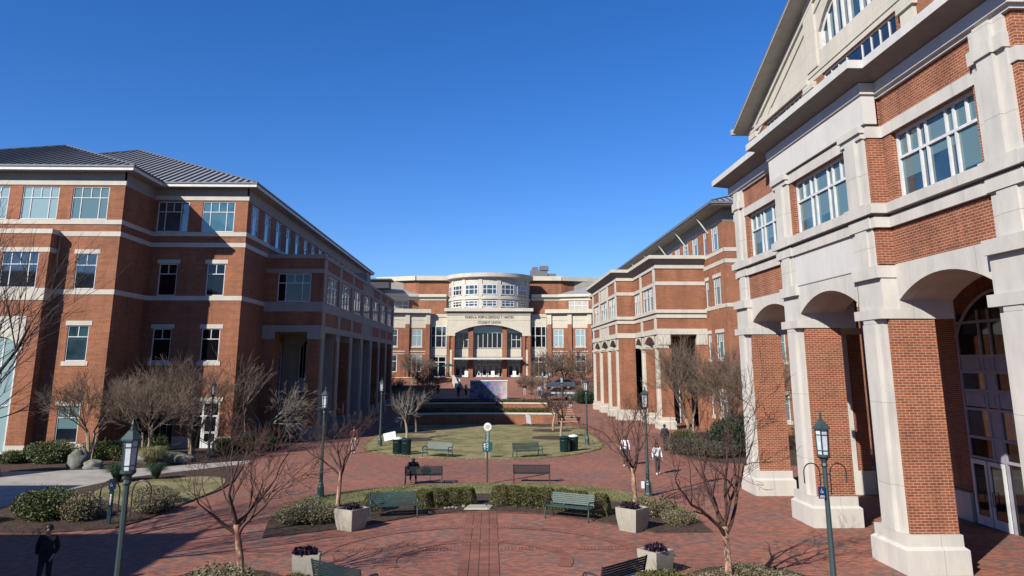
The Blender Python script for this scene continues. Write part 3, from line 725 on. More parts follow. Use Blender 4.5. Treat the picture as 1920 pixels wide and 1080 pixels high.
# loggia: back wall, ceiling, entrance glazing (X 18.9)
XB = 18.9; FB = FX(XB, -1)
wall(wb, FB, 17.2, 39.3, 0, 9.6, [(25.0, 31.05, 0, 7.9)], .25)
ap = arch_pts(25.0, 31.05, 7.0, 8.7, 16)
iw = MB(); iw.box(XFk + 1.6, XB, 17.3, 39.2, 9.5, 9.6); iw.build('loggia_ceiling', 'soffit', NB)
for a, b in ((17.3, 24.9), (31.15, 39.2)): iw = MB(); iw.box(XB - .25, XB, a, b, 0, 1.05); iw.build('loggia_base', 'stone_near', NB)
iw = MB(); iw.box(16.9, 18.0, 37.6, 39.0, 0, 9.5); ip = iw.build('inner_pier', 'brick', NB)
iw = MB(); iw.box(16.8, 18.1, 37.5, 39.1, 0, 1.05); iw.box(16.84, 17.3, 37.54, 39.05, 1.05, 9.5); iw.box(16.8, 18.05, 37.5, 39.06, 7.34, 7.64); iw.build('pilaster', 'stone_near', ip)
iw = MB(); iw.box(16.9, 18.0, 16.4, 17.6, 0, 9.5); iw.build('inner_pier', 'brick', NB)
en = MB(); F = FX(XB - .06, -1)
ydiv = [25.0, 26.9, 28.75, 29.1, 31.05]
def bar(a, b, z0, z1, t=.06, dd=0): en.fbox(F, a, b, z0, z1, -.02, .06 + dd)
for y in (25.0, 27.0, 28.0, 28.9, 29.55, 31.0): bar(y - .05, y + .05, 0, 8.0)
for z in (2.45, 3.2, 4.25, 4.95, 5.65, 6.25, 7.55): bar(25, 31.05, z - .05, z + .05, dd=.003)
en.tube([F(u, z, .05) for u, z in ap], .07, 5)
for a, b in ((29.0, 30.95), (28.0, 28.85)):
    bar(a, b, 2.5, 3.15, dd=-.02) if False else None
for a, b in ((29.6, 30.95), (29.0, 29.5), (28.05, 28.85), (25.05, 27.9)):
    for z0, z1 in ((4.35, 4.9) , (5.7, 6.2)):
        bar(a, b, z0, z1, dd=-.03); bar(a + .12, b - .12, z0 + .08, z1 - .08, dd=-.01)
bar(29.0, 29.5, 2.5, 4.2, dd=-.03); bar(29.0, 29.5, 5.0, 5.6, dd=-.03)
eo = en.build('entrance_frame', 'frame_grey', NB)
e2 = MB(); e2.fprism(F, [(25.0, 0.02)] + ap + [(31.05, 0.02)], -.06, -.01); e2.build('glazing', 'glass_black', eo)
for a, b, z0, z1 in ((29.6, 30.95, 5.0, 5.6), (29.6, 30.95, 3.25, 4.2), (25.1, 27.9, 5.0, 5.6), (28.05, 28.85, 3.25, 4.2)): e2 = MB(); e2.face([F(a, z0, 0), F(b, z0, 0), F(b, z1, 0), F(a, z1, 0)]); e2.build('grey_glass_panel', 'glass_blue', eo)
for y0, y1 in ((28.95, 29.9), (29.98, 30.93), (27.0, 27.95)):
    d = MB(); dF = FX(XB - .14, -1)
    for a, b, z0, z1 in ((y0, y0 + .13, .02, 2.38), (y1 - .13, y1, .02, 2.38), (y0 + .13, y1 - .13, .02, .35), (y0 + .13, y1 - .13, 2.22, 2.38)): d.fbox(dF, a, b, z0, z1, 0, .06)
    dd = d.build('door', 'frame', NB); d = MB(); d.face([dF(y0 + .13, .35, .02), dF(y1 - .13, .35, .02), dF(y1 - .13, 2.22, .02), dF(y0 + .13, 2.22, .02)]); d.build('pane', 'glass_black', dd)
    d = MB(); hy = y1 - .2 if y0 < 29.5 else y0 + .2; d.tube([dF(hy, .8, .06), dF(hy, .8, .13), dF(hy, 1.3, .13), dF(hy, 1.3, .06)], .018, 5); d.build('handle', 'black', dd)
wb.build('brick_wall', 'brick', NB)
# attic storey with ribbon windows and pediment
XA = 14.3; FAq = FX(XA, -1); ac = 27.95; hw = 12.6
wb = MB(); Hs = [(18.0, 22.7), (24.9, 31.0), (33.3, 38.1)]
wall(wb, FAq, ac - hw, ac + hw, 15.4, 18.22, [(a, b, 16.4, 18.2) for a, b in Hs], .2)
wall(wb, FY(ac - hw), XA, 30, 15.4, 18.6); wall(wb, FY(ac + hw, 1), XA, 30, 15.4, 18.6)
wb.build('attic_wall', 'brick', NB)
for a, b in Hs: window(NB, FAq, a, b, 16.4, 18.2, 'R', 'glass', d=-.16)
st = MB()
for yc in (24.0, 32.15, 39.6, 16.6):
    st.box(XA - .12, XA + .1, yc - .42, yc + .42, 15.4, 17.82); st.box(XA - .2, XA + .1, yc - .52, yc + .52, 17.82, 18.1)
kz = .39; rz0 = 18.62
prof = [(ac - hw, rz0)]
wz = lambda u: rz0 + kz * (hw - abs(u - ac))
# gable wall with lunette opening (24.9..31.0, sill 19.3, spring 20.1)
lp = arch_pts(24.9, 31.0, 20.15, 21.55, 14)
cols = sorted({ac - hw, ac + hw, ac, *[p[0] for p in lp]})
def lz(u):
    for p, q in zip(lp, lp[1:]):
        if p[0] <= u <= q[0]: return p[1] + (q[1] - p[1]) * (u - p[0]) / (q[0] - p[0])
for a, b in zip(cols, cols[1:]):
    m = (a + b) / 2
    if 24.9 < m < 31.0:
        st.face([FAq(a, 18.22, .0), FAq(b, 18.22, 0), FAq(b, 19.3, 0), FAq(a, 19.3, 0)])
        st.face([FAq(a, lz(a), 0), FAq(b, lz(b), 0), FAq(b, wz(b), 0), FAq(a, wz(a), 0)])
        st.face([FAq(a, lz(a), 0), FAq(b, lz(b), 0), FAq(b, lz(b), -.3), FAq(a, lz(a), -.3)])
    else: st.face([FAq(a, 18.22, 0), FAq(b, 18.22, 0), FAq(b, wz(b), 0), FAq(a, wz(a), 0)])
st.face([FAq(24.9, 19.3, 0), FAq(24.9, 20.15, 0), FAq(24.9, 20.15, -.3), FAq(24.9, 19.3, -.3)]); st.face([FAq(31, 19.3, 0), FAq(31, 20.15, 0), FAq(31, 20.15, -.3), FAq(31, 19.3, -.3)])
st.fbox(FAq, ac - hw, 23.6, 18.22, 18.45, -.1, .10); st.fbox(FAq, 32.4, ac + hw, 18.22, 18.45, -.1, .10); st.fbox(FAq, ac - hw, ac + hw, 18.45, 18.66, -.1, .04)
st.fbox(FAq, 31.2, 32.3, 18.66, 22.0, -.1, .09); st.fbox(FAq, 23.6, 24.7, 18.66, 22.0, -.1, .09)
# raking mouldings
for sgn in (1, -1):
    for off, wdt, dp in ((.35, .28, .10), (.95, .12, .06)):
        u0 = ac + sgn * hw; z0 = rz0 - off; pts = [(u0 - sgn * off * 1.3, z0 + off * .3), (ac, wz(ac) - off), (ac, wz(ac) - off - wdt), (u0 - sgn * (off + wdt) * 1.6, z0 + off * .3 - .02)]
        st.fprism(FAq, pts, .0, dp)
st.build('pediment', 'stone', NB)
lw = MB()
for q in (.11, .22, .33, .42, .58, .67, .78, .89): u = 24.9 + 6.1 * q; lw.fbox(FAq, u - .05, u + .05, 19.3, lz(u), -.26, -.14)
lw.tube([FAq(u, z - .03, -.2) for u, z in lp], .08, 4); lw.fbox(FAq, 24.9, 31.0, 19.3, 19.42, -.26, -.13); lw.fbox(FAq, 30.88, 31.0, 19.42, 20.15, -.26, -.13); lw.fbox(FAq, 24.9, 25.02, 19.42, 20.15, -.26, -.13)
lo = lw.build('window', 'frame', NB); lw = MB(); lw.fprism(FAq, [(24.9, 19.3)] + lp + [(31, 19.3)], -.3, -.24); lw.build('pane', 'glass_blue', lo)
rf = MB(); ov = .3; x0 = XA - .8; x1 = 30
for sgn in (1, -1):
    e = ac + sgn * (hw + ov); ze = rz0 - kz * ov; a = (x0, e, ze + .1); b = (x0, ac, wz(ac) + .1); 
    rf.hexa([(x0, e, ze), (x1, e, ze), (x1, ac, wz(ac)), (x0, ac, wz(ac)), (x0, e, ze + .22), (x1, e, ze + .22), (x1, ac, wz(ac) + .22), (x0, ac, wz(ac) + .22)])
ro = rf.build('roof', 'gutter', NB)
rf = MB()
for sgn in (1, -1):
    e = ac + sgn * (hw + ov); ze = rz0 - kz * ov
    rf.hexa([(x0 - .05, e, ze - .08), (x0 + .9, e, ze - .08), (x0 + .9, ac, wz(ac) - .08), (x0 - .05, ac, wz(ac) - .08), (x0 - .05, e, ze - .003), (x0 + .9, e, ze - .003), (x0 + .9, ac, wz(ac) - .003), (x0 - .05, ac, wz(ac) - .003)])
    rf.box(x0 - .1, x1, e - .12, e + .12, ze - .12, ze + .18)
rf.build('rake_soffit', 'soffit', ro)
w = MB(); w.box(XFk + .3, 24, 17.3, 39.2, 14.3, 15.45); w.box(XA + .3, 29, ac - hw + .1, ac + hw - .1, 15.5, 18.5); w.build('core', 'stone_grey', NB)
w = MB(); w.box(XB + .6, 30, 17.3, 39.2, 0, 15.4); w.build('rear_block', 'brick', NB)

# ------------------------------------------------------------------ FAR RIGHT BUILDING
RB = thing('campus_building', 'red brick building with stepped limestone banded arcade, right side beyond the near pavilion', 'building')
XE, XM, XW = 15.9, 14.05, 20.6
ywall = [(73.5, 85.3, XE), (85.3, 106.2, XM), (106.2, 118, XE)]
path = [(XW, 73.5), (XE, 73.5), (XE, 85.3), (XM, 85.3), (XM, 106.2), (XE, 106.2), (XE, 118), (XW, 118)]
up = lambda P, dz: [(a, z + dz) for a, z in P]
st = MB(); ring(st, path, up(BAND1, -.03)); ring(st, path, [(0, 10.15), (.09, 10.15), (.09, 10.6), (0, 10.62)]); ring(st, path, [(0, 13.24), (.06, 13.24), (.06, 13.58), (0, 13.6)]); ring(st, path, [(0, 14.85), (.1, 14.85), (.1, 15.25), (.08, 15.25)]); ring(st, path, [(.72, 15.72), (.72, 16.05), (-.6, 16.1)]); ring(st, path, [(0, 8.62), (.08, 8.62), (.08, 9.12), (0, 9.14)])
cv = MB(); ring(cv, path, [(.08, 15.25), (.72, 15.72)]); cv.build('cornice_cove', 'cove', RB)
wb = MB(); S2 = 'brick_far'
pcs = [74.35, 81.0, 86.15, 92.2, 98.9, 105.2, 110.6, 117.2]
pxs = [XE, XE, XM, XM, XM, XM, XE, XE]
hol = {0: [], 1: [], 2: []}
bays = [(75.3, 80.1, 0, XE), (81.9, 84.9, 0, XE), (87.05, 91.3, 1, XM), (93.1, 98.0, 1, XM), (99.8, 104.3, 1, XM), (107.2, 109.8, 2, XE), (111.5, 116.4, 2, XE)]
for a, b, k, x in bays:
    hol[k].append((a, b, 10.95, 13.24)); window(RB, FX(x, -1), a, b, 10.95, 13.24, 'N', R.choice(['glass_blue', 'blind', 'glass_teal']), b=.09)
    arch(st, FX(x, -1), a, b, 7.85, 8.5, 8.7, -1.4, .01)
    st.box(x - .0, x + 1.3, a - .35, a, 7.5, 8.64); st.box(x - .0, x + 1.3, b, b + .3, 7.5, 8.64)
for k, (a, b, x) in enumerate(ywall): wall(wb, FX(x, -1), a, b, 9.12, 14.9, hol[k])
wall(wb, FY(85.3), XM, XE, 0, 14.9); wall(wb, FY(106.2, 1), XM, XE, 0, 14.9); wall(wb, FY(118, 1), XE, XW, 0, 14.9)
st.box(XM - .02, XM + .2, 93.1, 98.0, 13.6, 14.9); st.box(XM - .03, XM + .2, 92.4, 98.8, 9.1, 10.2)
wall(wb, FY(73.5), XE, XW, 9.12, 14.9)
for yc, x in zip(pcs, pxs):
    st.box(x - .08, x + .2, yc - .42, yc + .42, 13.6, 14.85); st.box(x - .08, x + .2, yc - .42, yc + .42, 10.95, 13.24); st.box(x - .08, x + .2, yc - .42, yc + .42, 9.12, 10.15)
    pier(RB, x, yc, 1.6, 1.25, brick='brick_far', stone='stone')
st.box(XE - .06, XE + 1.15, 73.44, 74.0, 7.66, 8.62); st.box(19.57, XW, 73.44, 74.0, 7.66, 8.62)
wb.fbox(FY(73.5), 19.57, XW, 0, 7.66, -.8, 0)
st.box(XM - .3, XE + 1.2, 85.0, 85.6, 0, 1.05)
wb.build('brick_wall', S2, RB); 
st.box(XE + .02, XW, 73.6, 118, 8.62, 8.72); st.build('limestone_trim', 'stone', RB)
w = MB(); w.box(XW, XW + .3, 73.6, 118, 0, 9); w.build('loggia_back_wall', 'brick_far', RB)
w = MB(); P = arch_pts(18.0, 19.2, 7.2, 7.9, 8); Fq = FY(79.8); w.fbox(Fq, 17.4, XW, 0, 8.6, -.2, 0); iw = w.build('screen_wall', 'brick_far', RB)
w = MB(); w.fprism(Fq, [(18.0, .1)] + P + [(19.2, .1)], .01, .05); w.build('glazing', 'glass_black', iw)
w = MB(); w.tube([Fq(u, z, .07) for u, z in [(18.0, .1)] + P + [(19.2, .1)]], .06, 4); w.build('glazing_frame', 'frame', iw)
w = MB(); w.box(XE + .3, XW, 73.7, 117.8, 14.6, 15.95); w.box(XM + .3, XE + .4, 85.5, 106, 14.6, 15.95); w.build('flat_roof', 'stone_grey', RB)
# upper wing behind, X 20.6, with wide eaves
wb = MB(); tr = MB(); FWg = FX(XW, -1); H = []
for y0 in (68.3, 72.2, 75.2, 78.95, 82.6, 86.3, 90, 93.7, 97.4, 101.1, 104.8, 108.5, 112.2):
    w_ = 2.2 if y0 != 72.2 else 1.05
    H.append((y0, y0 + w_, 16.05, 18.35)); window(RB, FWg, y0, y0 + w_, 16.05, 18.35, 'A' if w_ < 2 else 'B', 'blind' if R.random() < .5 else 'glass_teal')
for z0, z1 in ((11.1, 13.55), (6.4, 8.6), (1.3, 3.4)):
    for y0, w_ in ((68.3, 2.3), (72.2, 1.0)):
        H.append((y0, y0 + w_, z0, z1)); window(RB, FWg, y0, y0 + w_, z0, z1, 'B' if w_ > 2 else 'A', 'blind' if z0 > 5 else 'glass_blue')
        tr.fbox(FWg, y0 - .15, y0 + w_ + .15, z1 + .01, z1 + .33, -.1, .04)
        if z0 < 11: tr.fbox(FWg, y0 - .15, y0 + w_ + .15, z0 - .3, z0 - .01, -.1, .05)
wall(wb, FWg, 66.8, 117, 0, 18.45, H)
Fe = FY(66.8); He = []
for z0, z1 in ((6.15, 8.45), (1.2, 3.3), (11.0, 13.2)):
    for x0 in (24.1, 28.0):
        He.append((x0, x0 + 1.35, z0, z1)); window(RB, Fe, x0, x0 + 1.35, z0, z1, 'A', 'blind'); tr.fbox(Fe, x0 - .15, x0 + 1.5, z1 + .01, z1 + .33, -.1, .04); tr.fbox(Fe, x0 - .15, x0 + 1.5, z0 - .3, z0 - .01, -.1, .05)
wall(wb, Fe, XW, 34, 0, 18.45, He)
for F, a, b in ((FWg, 66.8, 117), (Fe, XW - .04, 34)):
    e = .04 if F is FWg else .042
    for z0, z1 in ((10.75, 11.07), (14.6, 14.95), (15.6, 15.95), (18.35, 18.5)): tr.fbox(F, a, b, z0, z1, -.1, e)
wb.build('upper_brick_wall', 'brick_far', RB); tr.build('string_course', 'stone', RB)
w = MB(); w.box(XW + .02, 34, 66.82, 117, 18.5, 19.5); w.build('frieze', 'stone_grey', RB)
w = MB(); w.box(XW - 1.3, 35, 65.5, 118, 19.5, 19.62); w.build('soffit', 'soffit', RB)
w = MB(); w.box(XW - 1.42, 35, 65.38, 118, 19.62, 19.85); w.build('gutter', 'gutter', RB)
hip_roof(RB, XW - 1.3, XW + 16, 65.5, 118, 19.85, .38, ribs='fl', step=.6)
w = MB()
for i in range(6): y = 71.3 + 8.5 * i; w.tube([(XW - 1.2, y, 19.55), (XW - .05, y, 17.9)], .06, 5)
w.build('eave_bracket', 'frame', RB)

# ------------------------------------------------------------------ STUDENT UNION (Y ~150)
UB = thing('student_union', 'brick and limestone student union with round drum and arched entrance, end of mall', 'building')
Y0 = 150.0; zb = 3.32
def UX(x): return PY(x, 680, Y0)[0]
def UZ(y, Y=Y0): return PY(915, y, Y)[1]
F0 = FY(Y0); st = MB(); wb = MB(); dk = MB()
cx = -.2; hwid = 8.0
# frontispiece: side piers, frieze with arch, cornice
zarch_s, zarch_c, zfr1, zc0, zc1 = 12.0, 13.1, 14.9, 15.2, 16.0
for s in (-1, 1):
    a, b = sorted((cx + s * hwid, cx + s * (hwid - 1.5)))
    wb.fbox(F0, a, a + .5, zb, 11.2, -1.5, 0); wb.fbox(F0, b - .5, b, zb, 11.2, -1.5, 0); wb.fbox(F0, a + .5, b - .5, zb, 11.2, -1.5, -.25)
    st.fbox(F0, a + .5, b - .5, 3.6, 8.4, -.3, -.12); st.fbox(F0, a - .06, b + .06, 11.0, 11.5, -1.5, .06)
    st.fbox(F0, a, b, 11.5, 12.6, -1.5, .0)
arch(st, F0, cx - 6.5, cx + 6.5, zarch_s - .5, zarch_c, 14.95, -1.2, .0, 20)
for s in (-1, 1):
    a, b = sorted((cx + s * hwid, cx + s * 6.5)); st.fbox(F0, a, b, 12.6, 14.95, -1.2, .0)
st.fbox(F0, cx - hwid, cx + hwid, 14.0, 14.08, -.1, .05)
st.fbox(F0, cx - hwid - .05, cx + hwid + .05, 14.95, 15.1, -1, .1); 
st.fbox(F0, cx - hwid - .55, cx + hwid + .55, 15.65, 16.25, -9, .6)
dk.fbox(F0, cx - hwid - .1, cx + hwid + .1, 15.1, 15.65, -9, .15)  # solid grey band, shade under the cornice put into its colour
text('KAREN A. POPP & DEMOND T. MARTIN', .68, (cx + .1, Y0 - .03, 14.52), (pi / 2, 0, 0), 'ink', UB, .02, sx=.78)
text('STUDENT UNION', .68, (cx + .1, Y0 - .03, 13.55), (pi / 2, 0, 0), 'ink', UB, .02, sx=.82)
# recessed glazed bays
FR = FY(Y0 + 1.6)
for a, b, kk in ((-6.7, -3.9, 2), (-3.0, 2.6, 5), (3.5, 6.3, 3)):
    a += cx; b += cx
    window(UB, FR, a, b, 8.7, 13.0, 'W4' if kk == 5 else 'L3', 'glass_black', b=.12, d=-.1)
    pn = MB(); pn.face([FR(a + .1, 11.6, .02), FR(b - .1, 11.6, .02), FR(b - .1, 12.9, .02), FR(a + .1, 12.9, .02)]); pn.build('roller_blind', 'blind_pale', UB)
    st.fbox(FR, a, b, 7.1, 8.6, -.2, .1)
    window(UB, FR, a, b, zb, 6.6, 'W4' if kk == 5 else 'D', 'glass_black', b=.12, d=-.1, frame='frame_grey')
    nd = 2 if kk != 5 else 4
    for i in range(nd):
        c = a + (b - a) * (.5 + (i - (nd - 1) / 2) * (.42 if nd == 2 else .21)); d = MB()
        for p, q, z0, z1 in ((c - .5, c - .38, zb, 5.7), (c + .38, c + .5, zb, 5.7), (c - .38, c + .38, zb, zb + .35), (c - .38, c + .38, 5.55, 5.7)): d.fbox(FR, p, q, z0, z1, -.02, .05)
        d.build('door', 'frame', UB)
for u in (-3.45, 3.05): wb.fbox(FR, cx + u - .45, cx + u + .45, zb, 13.2, -.2, .9)
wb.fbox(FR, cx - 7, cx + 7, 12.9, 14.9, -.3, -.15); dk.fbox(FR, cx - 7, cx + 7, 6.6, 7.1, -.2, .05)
cn = MB()
for i in range(9): u = cx - 6.3 + 1.55 * i; cn.box(u - .05, u + .05, Y0 - 1.2, Y0 + 1.4, 6.65, 6.85)
cn.box(cx - 6.6, cx + 6.4, Y0 - 1.3, Y0 - 1.15, 6.6, 6.9); cn.build('entrance_canopy', 'frame', UB)
cn = MB()
for i in range(8): u = cx - 6.25 + 1.55 * i; cn.box(u + .08, u + 1.38, Y0 - 1.1, Y0 + 1.3, 6.72, 6.78)
cn.build('canopy_glass', 'glass_teal', UB)
# drum
dc = (cx + .1, Y0 + 8.2); rd = 8.1
def drum(mb, prof, n=48, a0=pi, a1=2 * pi):
    for i in range(n):
        p, q = a0 + (a1 - a0) * i / n, a0 + (a1 - a0) * (i + 1) / n
        for a, b in zip(prof, prof[1:]):
            mb.face([(dc[0] + a[0] * cos(p), dc[1] + a[0] * sin(p), a[1]), (dc[0] + a[0] * cos(q), dc[1] + a[0] * sin(q), a[1]), (dc[0] + b[0] * cos(q), dc[1] + b[0] * sin(q), b[1]), (dc[0] + b[0] * cos(p), dc[1] + b[0] * sin(p), b[1])])
dm = MB()
drum(dm, [(rd, 16.2), (rd, 22.6)]); drum(dm, [(rd, 18.0), (rd + .25, 18.05), (rd + .25, 18.55), (rd, 18.6)])
drum(dm, [(rd, 22.1), (rd + .8, 22.35), (rd + .85, 23.1), (0, 23.6)])
for i in range(8):
    a = pi + pi * (i + .5) / 7.0 - .22
    for z0, z1 in ((16.2, 18.0), (18.6, 22.2)):
        w = .38; t = Vector((-sin(a), cos(a))); n = Vector((cos(a), sin(a))); c = Vector(dc) + n * rd
        P = [c - t * w + n * .14, c + t * w + n * .14, c + t * w - n * .1, c - t * w - n * .1]
        dm.hexa([(p.x, p.y, z0) for p in P] + [(p.x, p.y, z1) for p in P])
dm.build('drum', 'stone', UB)
for i in range(7):
    a = pi + pi * (i + 1) / 7.0 - .22
    if i == 6: continue
    t = Vector((-sin(a), cos(a))); ang = math.atan2(t.y, t.x); c = Vector(dc) + Vector((cos(a), sin(a))) * (rd + .02)
    Fd = FA(c.x, c.y, ang)
    window(UB, Fd, -1.42, 1.42, 18.9, 20.9, 'U3', 'glass', b=.16, d=-.02); window(UB, Fd, -1.42, 1.42, 16.6, 17.8, 'U3', 'glass', b=.16, d=-.02)
# wings
for s in (-1, 1):
    # bay next to the frontispiece: tall glazing
    a, b = sorted((cx + s * 8.0, cx + s * 11.2)); FWu = FY(Y0 + 1.0)
    st.fbox(FWu, a, b, 12.9, 15.2, -1, .0); st.fbox(FWu, a - .1, b + .1, 14.6, 15.0, -1, .12); st.fbox(FWu, a, b, 7.3, 8.7, -.2, .05)
    window(UB, FWu, a + .1, b - .1, 8.8, 12.9, 'U3', 'glass' if s < 0 else 'glass_black', b=.16, d=-.02); window(UB, FWu, a + .1, b - .1, zb, 7.2, 'D', 'glass_black', b=.16, d=-.02)
    # brick wing
    a, b = sorted((cx + s * 11.2, cx + s * 22.5)); hx = cx + s * 11.2; FV = (lambda G_, h_: (lambda u, z, d: G_(u - h_, z, d)))(FA(hx, Y0 + .2, -s * radians(10)), hx); hs = []
    ws = [cx + s * 13.4, cx + s * 17.6, cx + s * 20.6] if s > 0 else [cx + s * 13.7, cx + s * 18.3]
    for c in ws:
        hs += [(c - .95, c + .95, 9.0, 12.3), (c - .95, c + .95, 4.3, 8.0 - .5)]
        window(UB, FV, c - .95, c + .95, 9.0, 12.3, 'U', 'blind_pale' if R.random() < .3 else 'glass', b=.14); window(UB, FV, c - .95, c + .95, 4.3, 7.5, 'U', 'glass', b=.14)
        st.fbox(FV, c - 1.1, c + 1.1, 8.75, 8.98, -.1, .08)
    wall(wb, FV, a, b, zb - 2, 12.5, hs)
    st.fbox(FV, a, b, 12.5, 15.4, -1, .0); st.fbox(FV, a, b, 14.0, 14.1, -.1, .06); st.fbox(FV, a - .3, b, 15.3, 16.05, -6, .7)
    st.fbox(FV, a, b, 8.0, 8.2, -.1, .06); st.fbox(FV, a, b, 7.55, 7.7, -.1, .06)
    for c in ([cx + s * 11.7, cx + s * 15.6, cx + s * 19.4]): wb.fbox(FV, c - .4, c + .4, zb - 2, 13.2, -.1, .3); st.fbox(FV, c - .4, c + .4, 13.2, 15.3, -.1, .3)
    # upper set-back storey with hipped metal roof and tall brick penthouse
    FQ = FY(Y0 + 7); a, b = sorted((cx + s * 8.6, cx + s * 14.2))
    wall(wb, FQ, a, b, 15, 18.4); st.fbox(FQ, a, b, 18.3, 18.75, -1, .1); st.fbox(FQ, a, b, 18.95, 19.5, -1, .6); st.fbox(FQ, a, b, 18.75, 18.95, -1, .05)
    hx = cx + s * 14.2; FO = (lambda G_, h_: (lambda u, z, d: G_(u - h_, z, d)))(FA(hx, Y0 + 7, -s * radians(17)), hx)
    a, b = sorted((hx, cx + s * 26)); c = cx + s * 18.2
    wall(wb, FO, a, b, 15, 18.4, [(c - 2, c + 2, 16, 18.2)]); window(UB, FO, c - 2, c + 2, 16, 18.2, 'U3', 'cove' if s < 0 else 'soffit', b=.14)
    st.fbox(FO, a, b, 18.3, 18.78, -1, .1); st.fbox(FO, a, b, 18.98, 19.52, -1, .6); st.fbox(FO, a, b, 18.78, 18.98, -1, .05)
    rf = MB(); e = cx + s * 26; rf.face([FO(hx, 19.53, .6), FO(e, 19.53, .6), FO(e, 21.9, -6), FO(hx + s * 6.5, 21.9, -6)]); rf.build('roof', 'roof', UB)
    FT = FY(Y0 + 10); a, b = sorted((cx + s * 7.5, cx + s * 15.0)); wall(wb, FT, a, b, 18, 22.6)
    st.fbox(FT, a, b, 22.6, 23.5, -3, .7)
    Fs = FA(cx + s * 15.0, Y0 + 10, radians(20) * (1 if s > 0 else -1)) 
    if s > 0: wall(wb, Fs, 0, 9, 18, 22.6); st.fbox(Fs, 0, 9, 22.6, 23.5, -1, .7)
    else: wall(wb, Fs, -9, 0, 18, 22.6); st.fbox(Fs, -9, 0, 22.6, 23.5, -1, .7)
dk.build('shade_and_door_band', 'stone_grey', UB); wb.build('brick_wall', 'brick_far', UB); st.build('limestone_trim', 'stone_cream', UB)
w = MB(); w.box(cx - 24, cx + 24, Y0 + 11, Y0 + 22, 0, 22.5); w.box(cx - 14, cx + 14, Y0 + 7.5, Y0 + 11, 0, 19.2); w.box(cx - 12, cx + 12, Y0 + 2.4, Y0 + 7.4, 0, 15.2); w.box(cx - 22, cx - 12, Y0 + 4, Y0 + 7, 0, 15.2); w.box(cx + 12, cx + 22, Y0 + 4, Y0 + 7, 0, 15.2); w.build('core', 'stone_grey', UB)
w = MB(); w.box(8.6, 12.2, Y0 + 13, Y0 + 17, 23.4, 25.2); w.box(9, 10.2, Y0 + 13.2, Y0 + 16, 25.2, 25.9); w.box(10.6, 12.4, Y0 + 12.8, Y0 + 16, 25.2, 26.1); w.box(12.3, 14.0, Y0 + 13.2, Y0 + 16, 23.4, 24.5); w.build('rooftop_plant', 'gutter', UB)
w = MB(); w.box(-23.6, -19.9, Y0 + 2, Y0 + 6, 20.3, 21.8); w.box(-24, -19.4, Y0 + 1.6, Y0 + 6.4, 21.8, 22.1); w.build('plant_room', 'roof_rib', UB)

# off-frame building that shades the near left corner
OB = thing('campus_building', 'plain red brick block outside the left edge of the view', 'building')
w = MB(); w.box(-46, -23.0, -14, 16.4, 0, 12); w.box(-62, -36.2, -6, 24.2, 0, 15.2); w.build('brick_wall', 'brick_dark', OB); w = MB(); w.box(-46.1, -22.9, -14.1, 16.5, 11.6, 12.05); w.build('coping', 'stone', OB)

# ------------------------------------------------------------------ amphitheatre walls, terraces
def curved_wall(name, y, x0, x1, z0, z1, bow, label, cap=.14, mat='brick_far', group=None):
    t = thing(name, label, 'wall', (0, 0, 0), 0, group); a = MB(); c = MB(); n = 24
    pts = [(x0 + (x1 - x0) * i / n, y + bow * (1 - (2 * i / n - 1) ** 2)) for i in range(n + 1)]
    for p, q in zip(pts, pts[1:]):
        a.hexa([(p[0], p[1], z0), (q[0], q[1], z0), (q[0], q[1] + .4, z0), (p[0], p[1] + .4, z0), (p[0], p[1], z1 - cap), (q[0], q[1], z1 - cap), (q[0], q[1] + .4, z1 - cap), (p[0], p[1] + .4, z1 - cap)])
        c.hexa([(p[0], p[1] - .05, z1 - cap), (q[0], q[1] - .05, z1 - cap), (q[0], q[1] + .5, z1 - cap), (p[0], p[1] + .5, z1 - cap), (p[0], p[1] - .05, z1), (q[0], q[1] - .05, z1), (q[0], q[1] + .5, z1), (p[0], p[1] + .5, z1)])
    a.build('brick_face', 'brick_dark', t); c.build('stone_cap', 'stone', t)
    return t
curved_wall('retaining_wall', 79.2, -8.4, 6.8, -.05, 1.1, .9, 'lowest brick retaining wall with pale cap, behind the far lawn')
curved_wall('retaining_wall', 87.6, -7.6, 6.4, .5, 1.69, .9, 'second brick seat wall with pale cap, between the two clipped hedges')
sheet('terrace', [(-8.3, 80.7), (6.7, 80.7), (6.7, 87.9), (-8.3, 87.9)], .62, 'mulch'); 
g = MB(); g.box(-8.3, 7.2, 88.5, 136, -.05, 1.3); tag(g.build('upper_plaza', 'paving'), kind='structure')
w = thing('staircase', 'short brick steps with pale nosings at the right end of the retaining walls', 'steps'); mb = MB(); m2 = MB()
for i in range(7): mb.box(6.9, 9.0, 81 + i * 1.1, 82.1 + i * 1.1, 0, .17 * (i + 1)); m2.box(6.9, 9.0, 80.95 + i * 1.1, 81.15 + i * 1.1, .17 * (i + 1), .17 * (i + 1) + .03)
mb.build('brick_steps', 'brick_far', w); m2.build('nosing', 'stone', w)
t = thing('terrace_wall', 'long low brick wall with pale cap, lower of two left of the union entrance', 'wall'); mb = MB(); mb.box(-24, -9.2, 136, 136.4, 0, 2.1); mb.build('brick_face', 'brick_far', t); mb = MB(); mb.box(-24, -9.2, 135.9, 136.5, 2.1, 2.25); mb.build('stone_cap', 'stone', t)
t = thing('terrace_wall', 'upper brick wall with pale cap below the green parasols', 'wall'); mb = MB(); mb.box(-26, -7.0, 143, 143.4, 1.5, 3.3); mb.build('brick_face', 'brick_far', t); mb = MB(); mb.box(-26, -7.0, 142.9, 143.5, 3.3, 3.45); mb.build('stone_cap', 'stone', t)
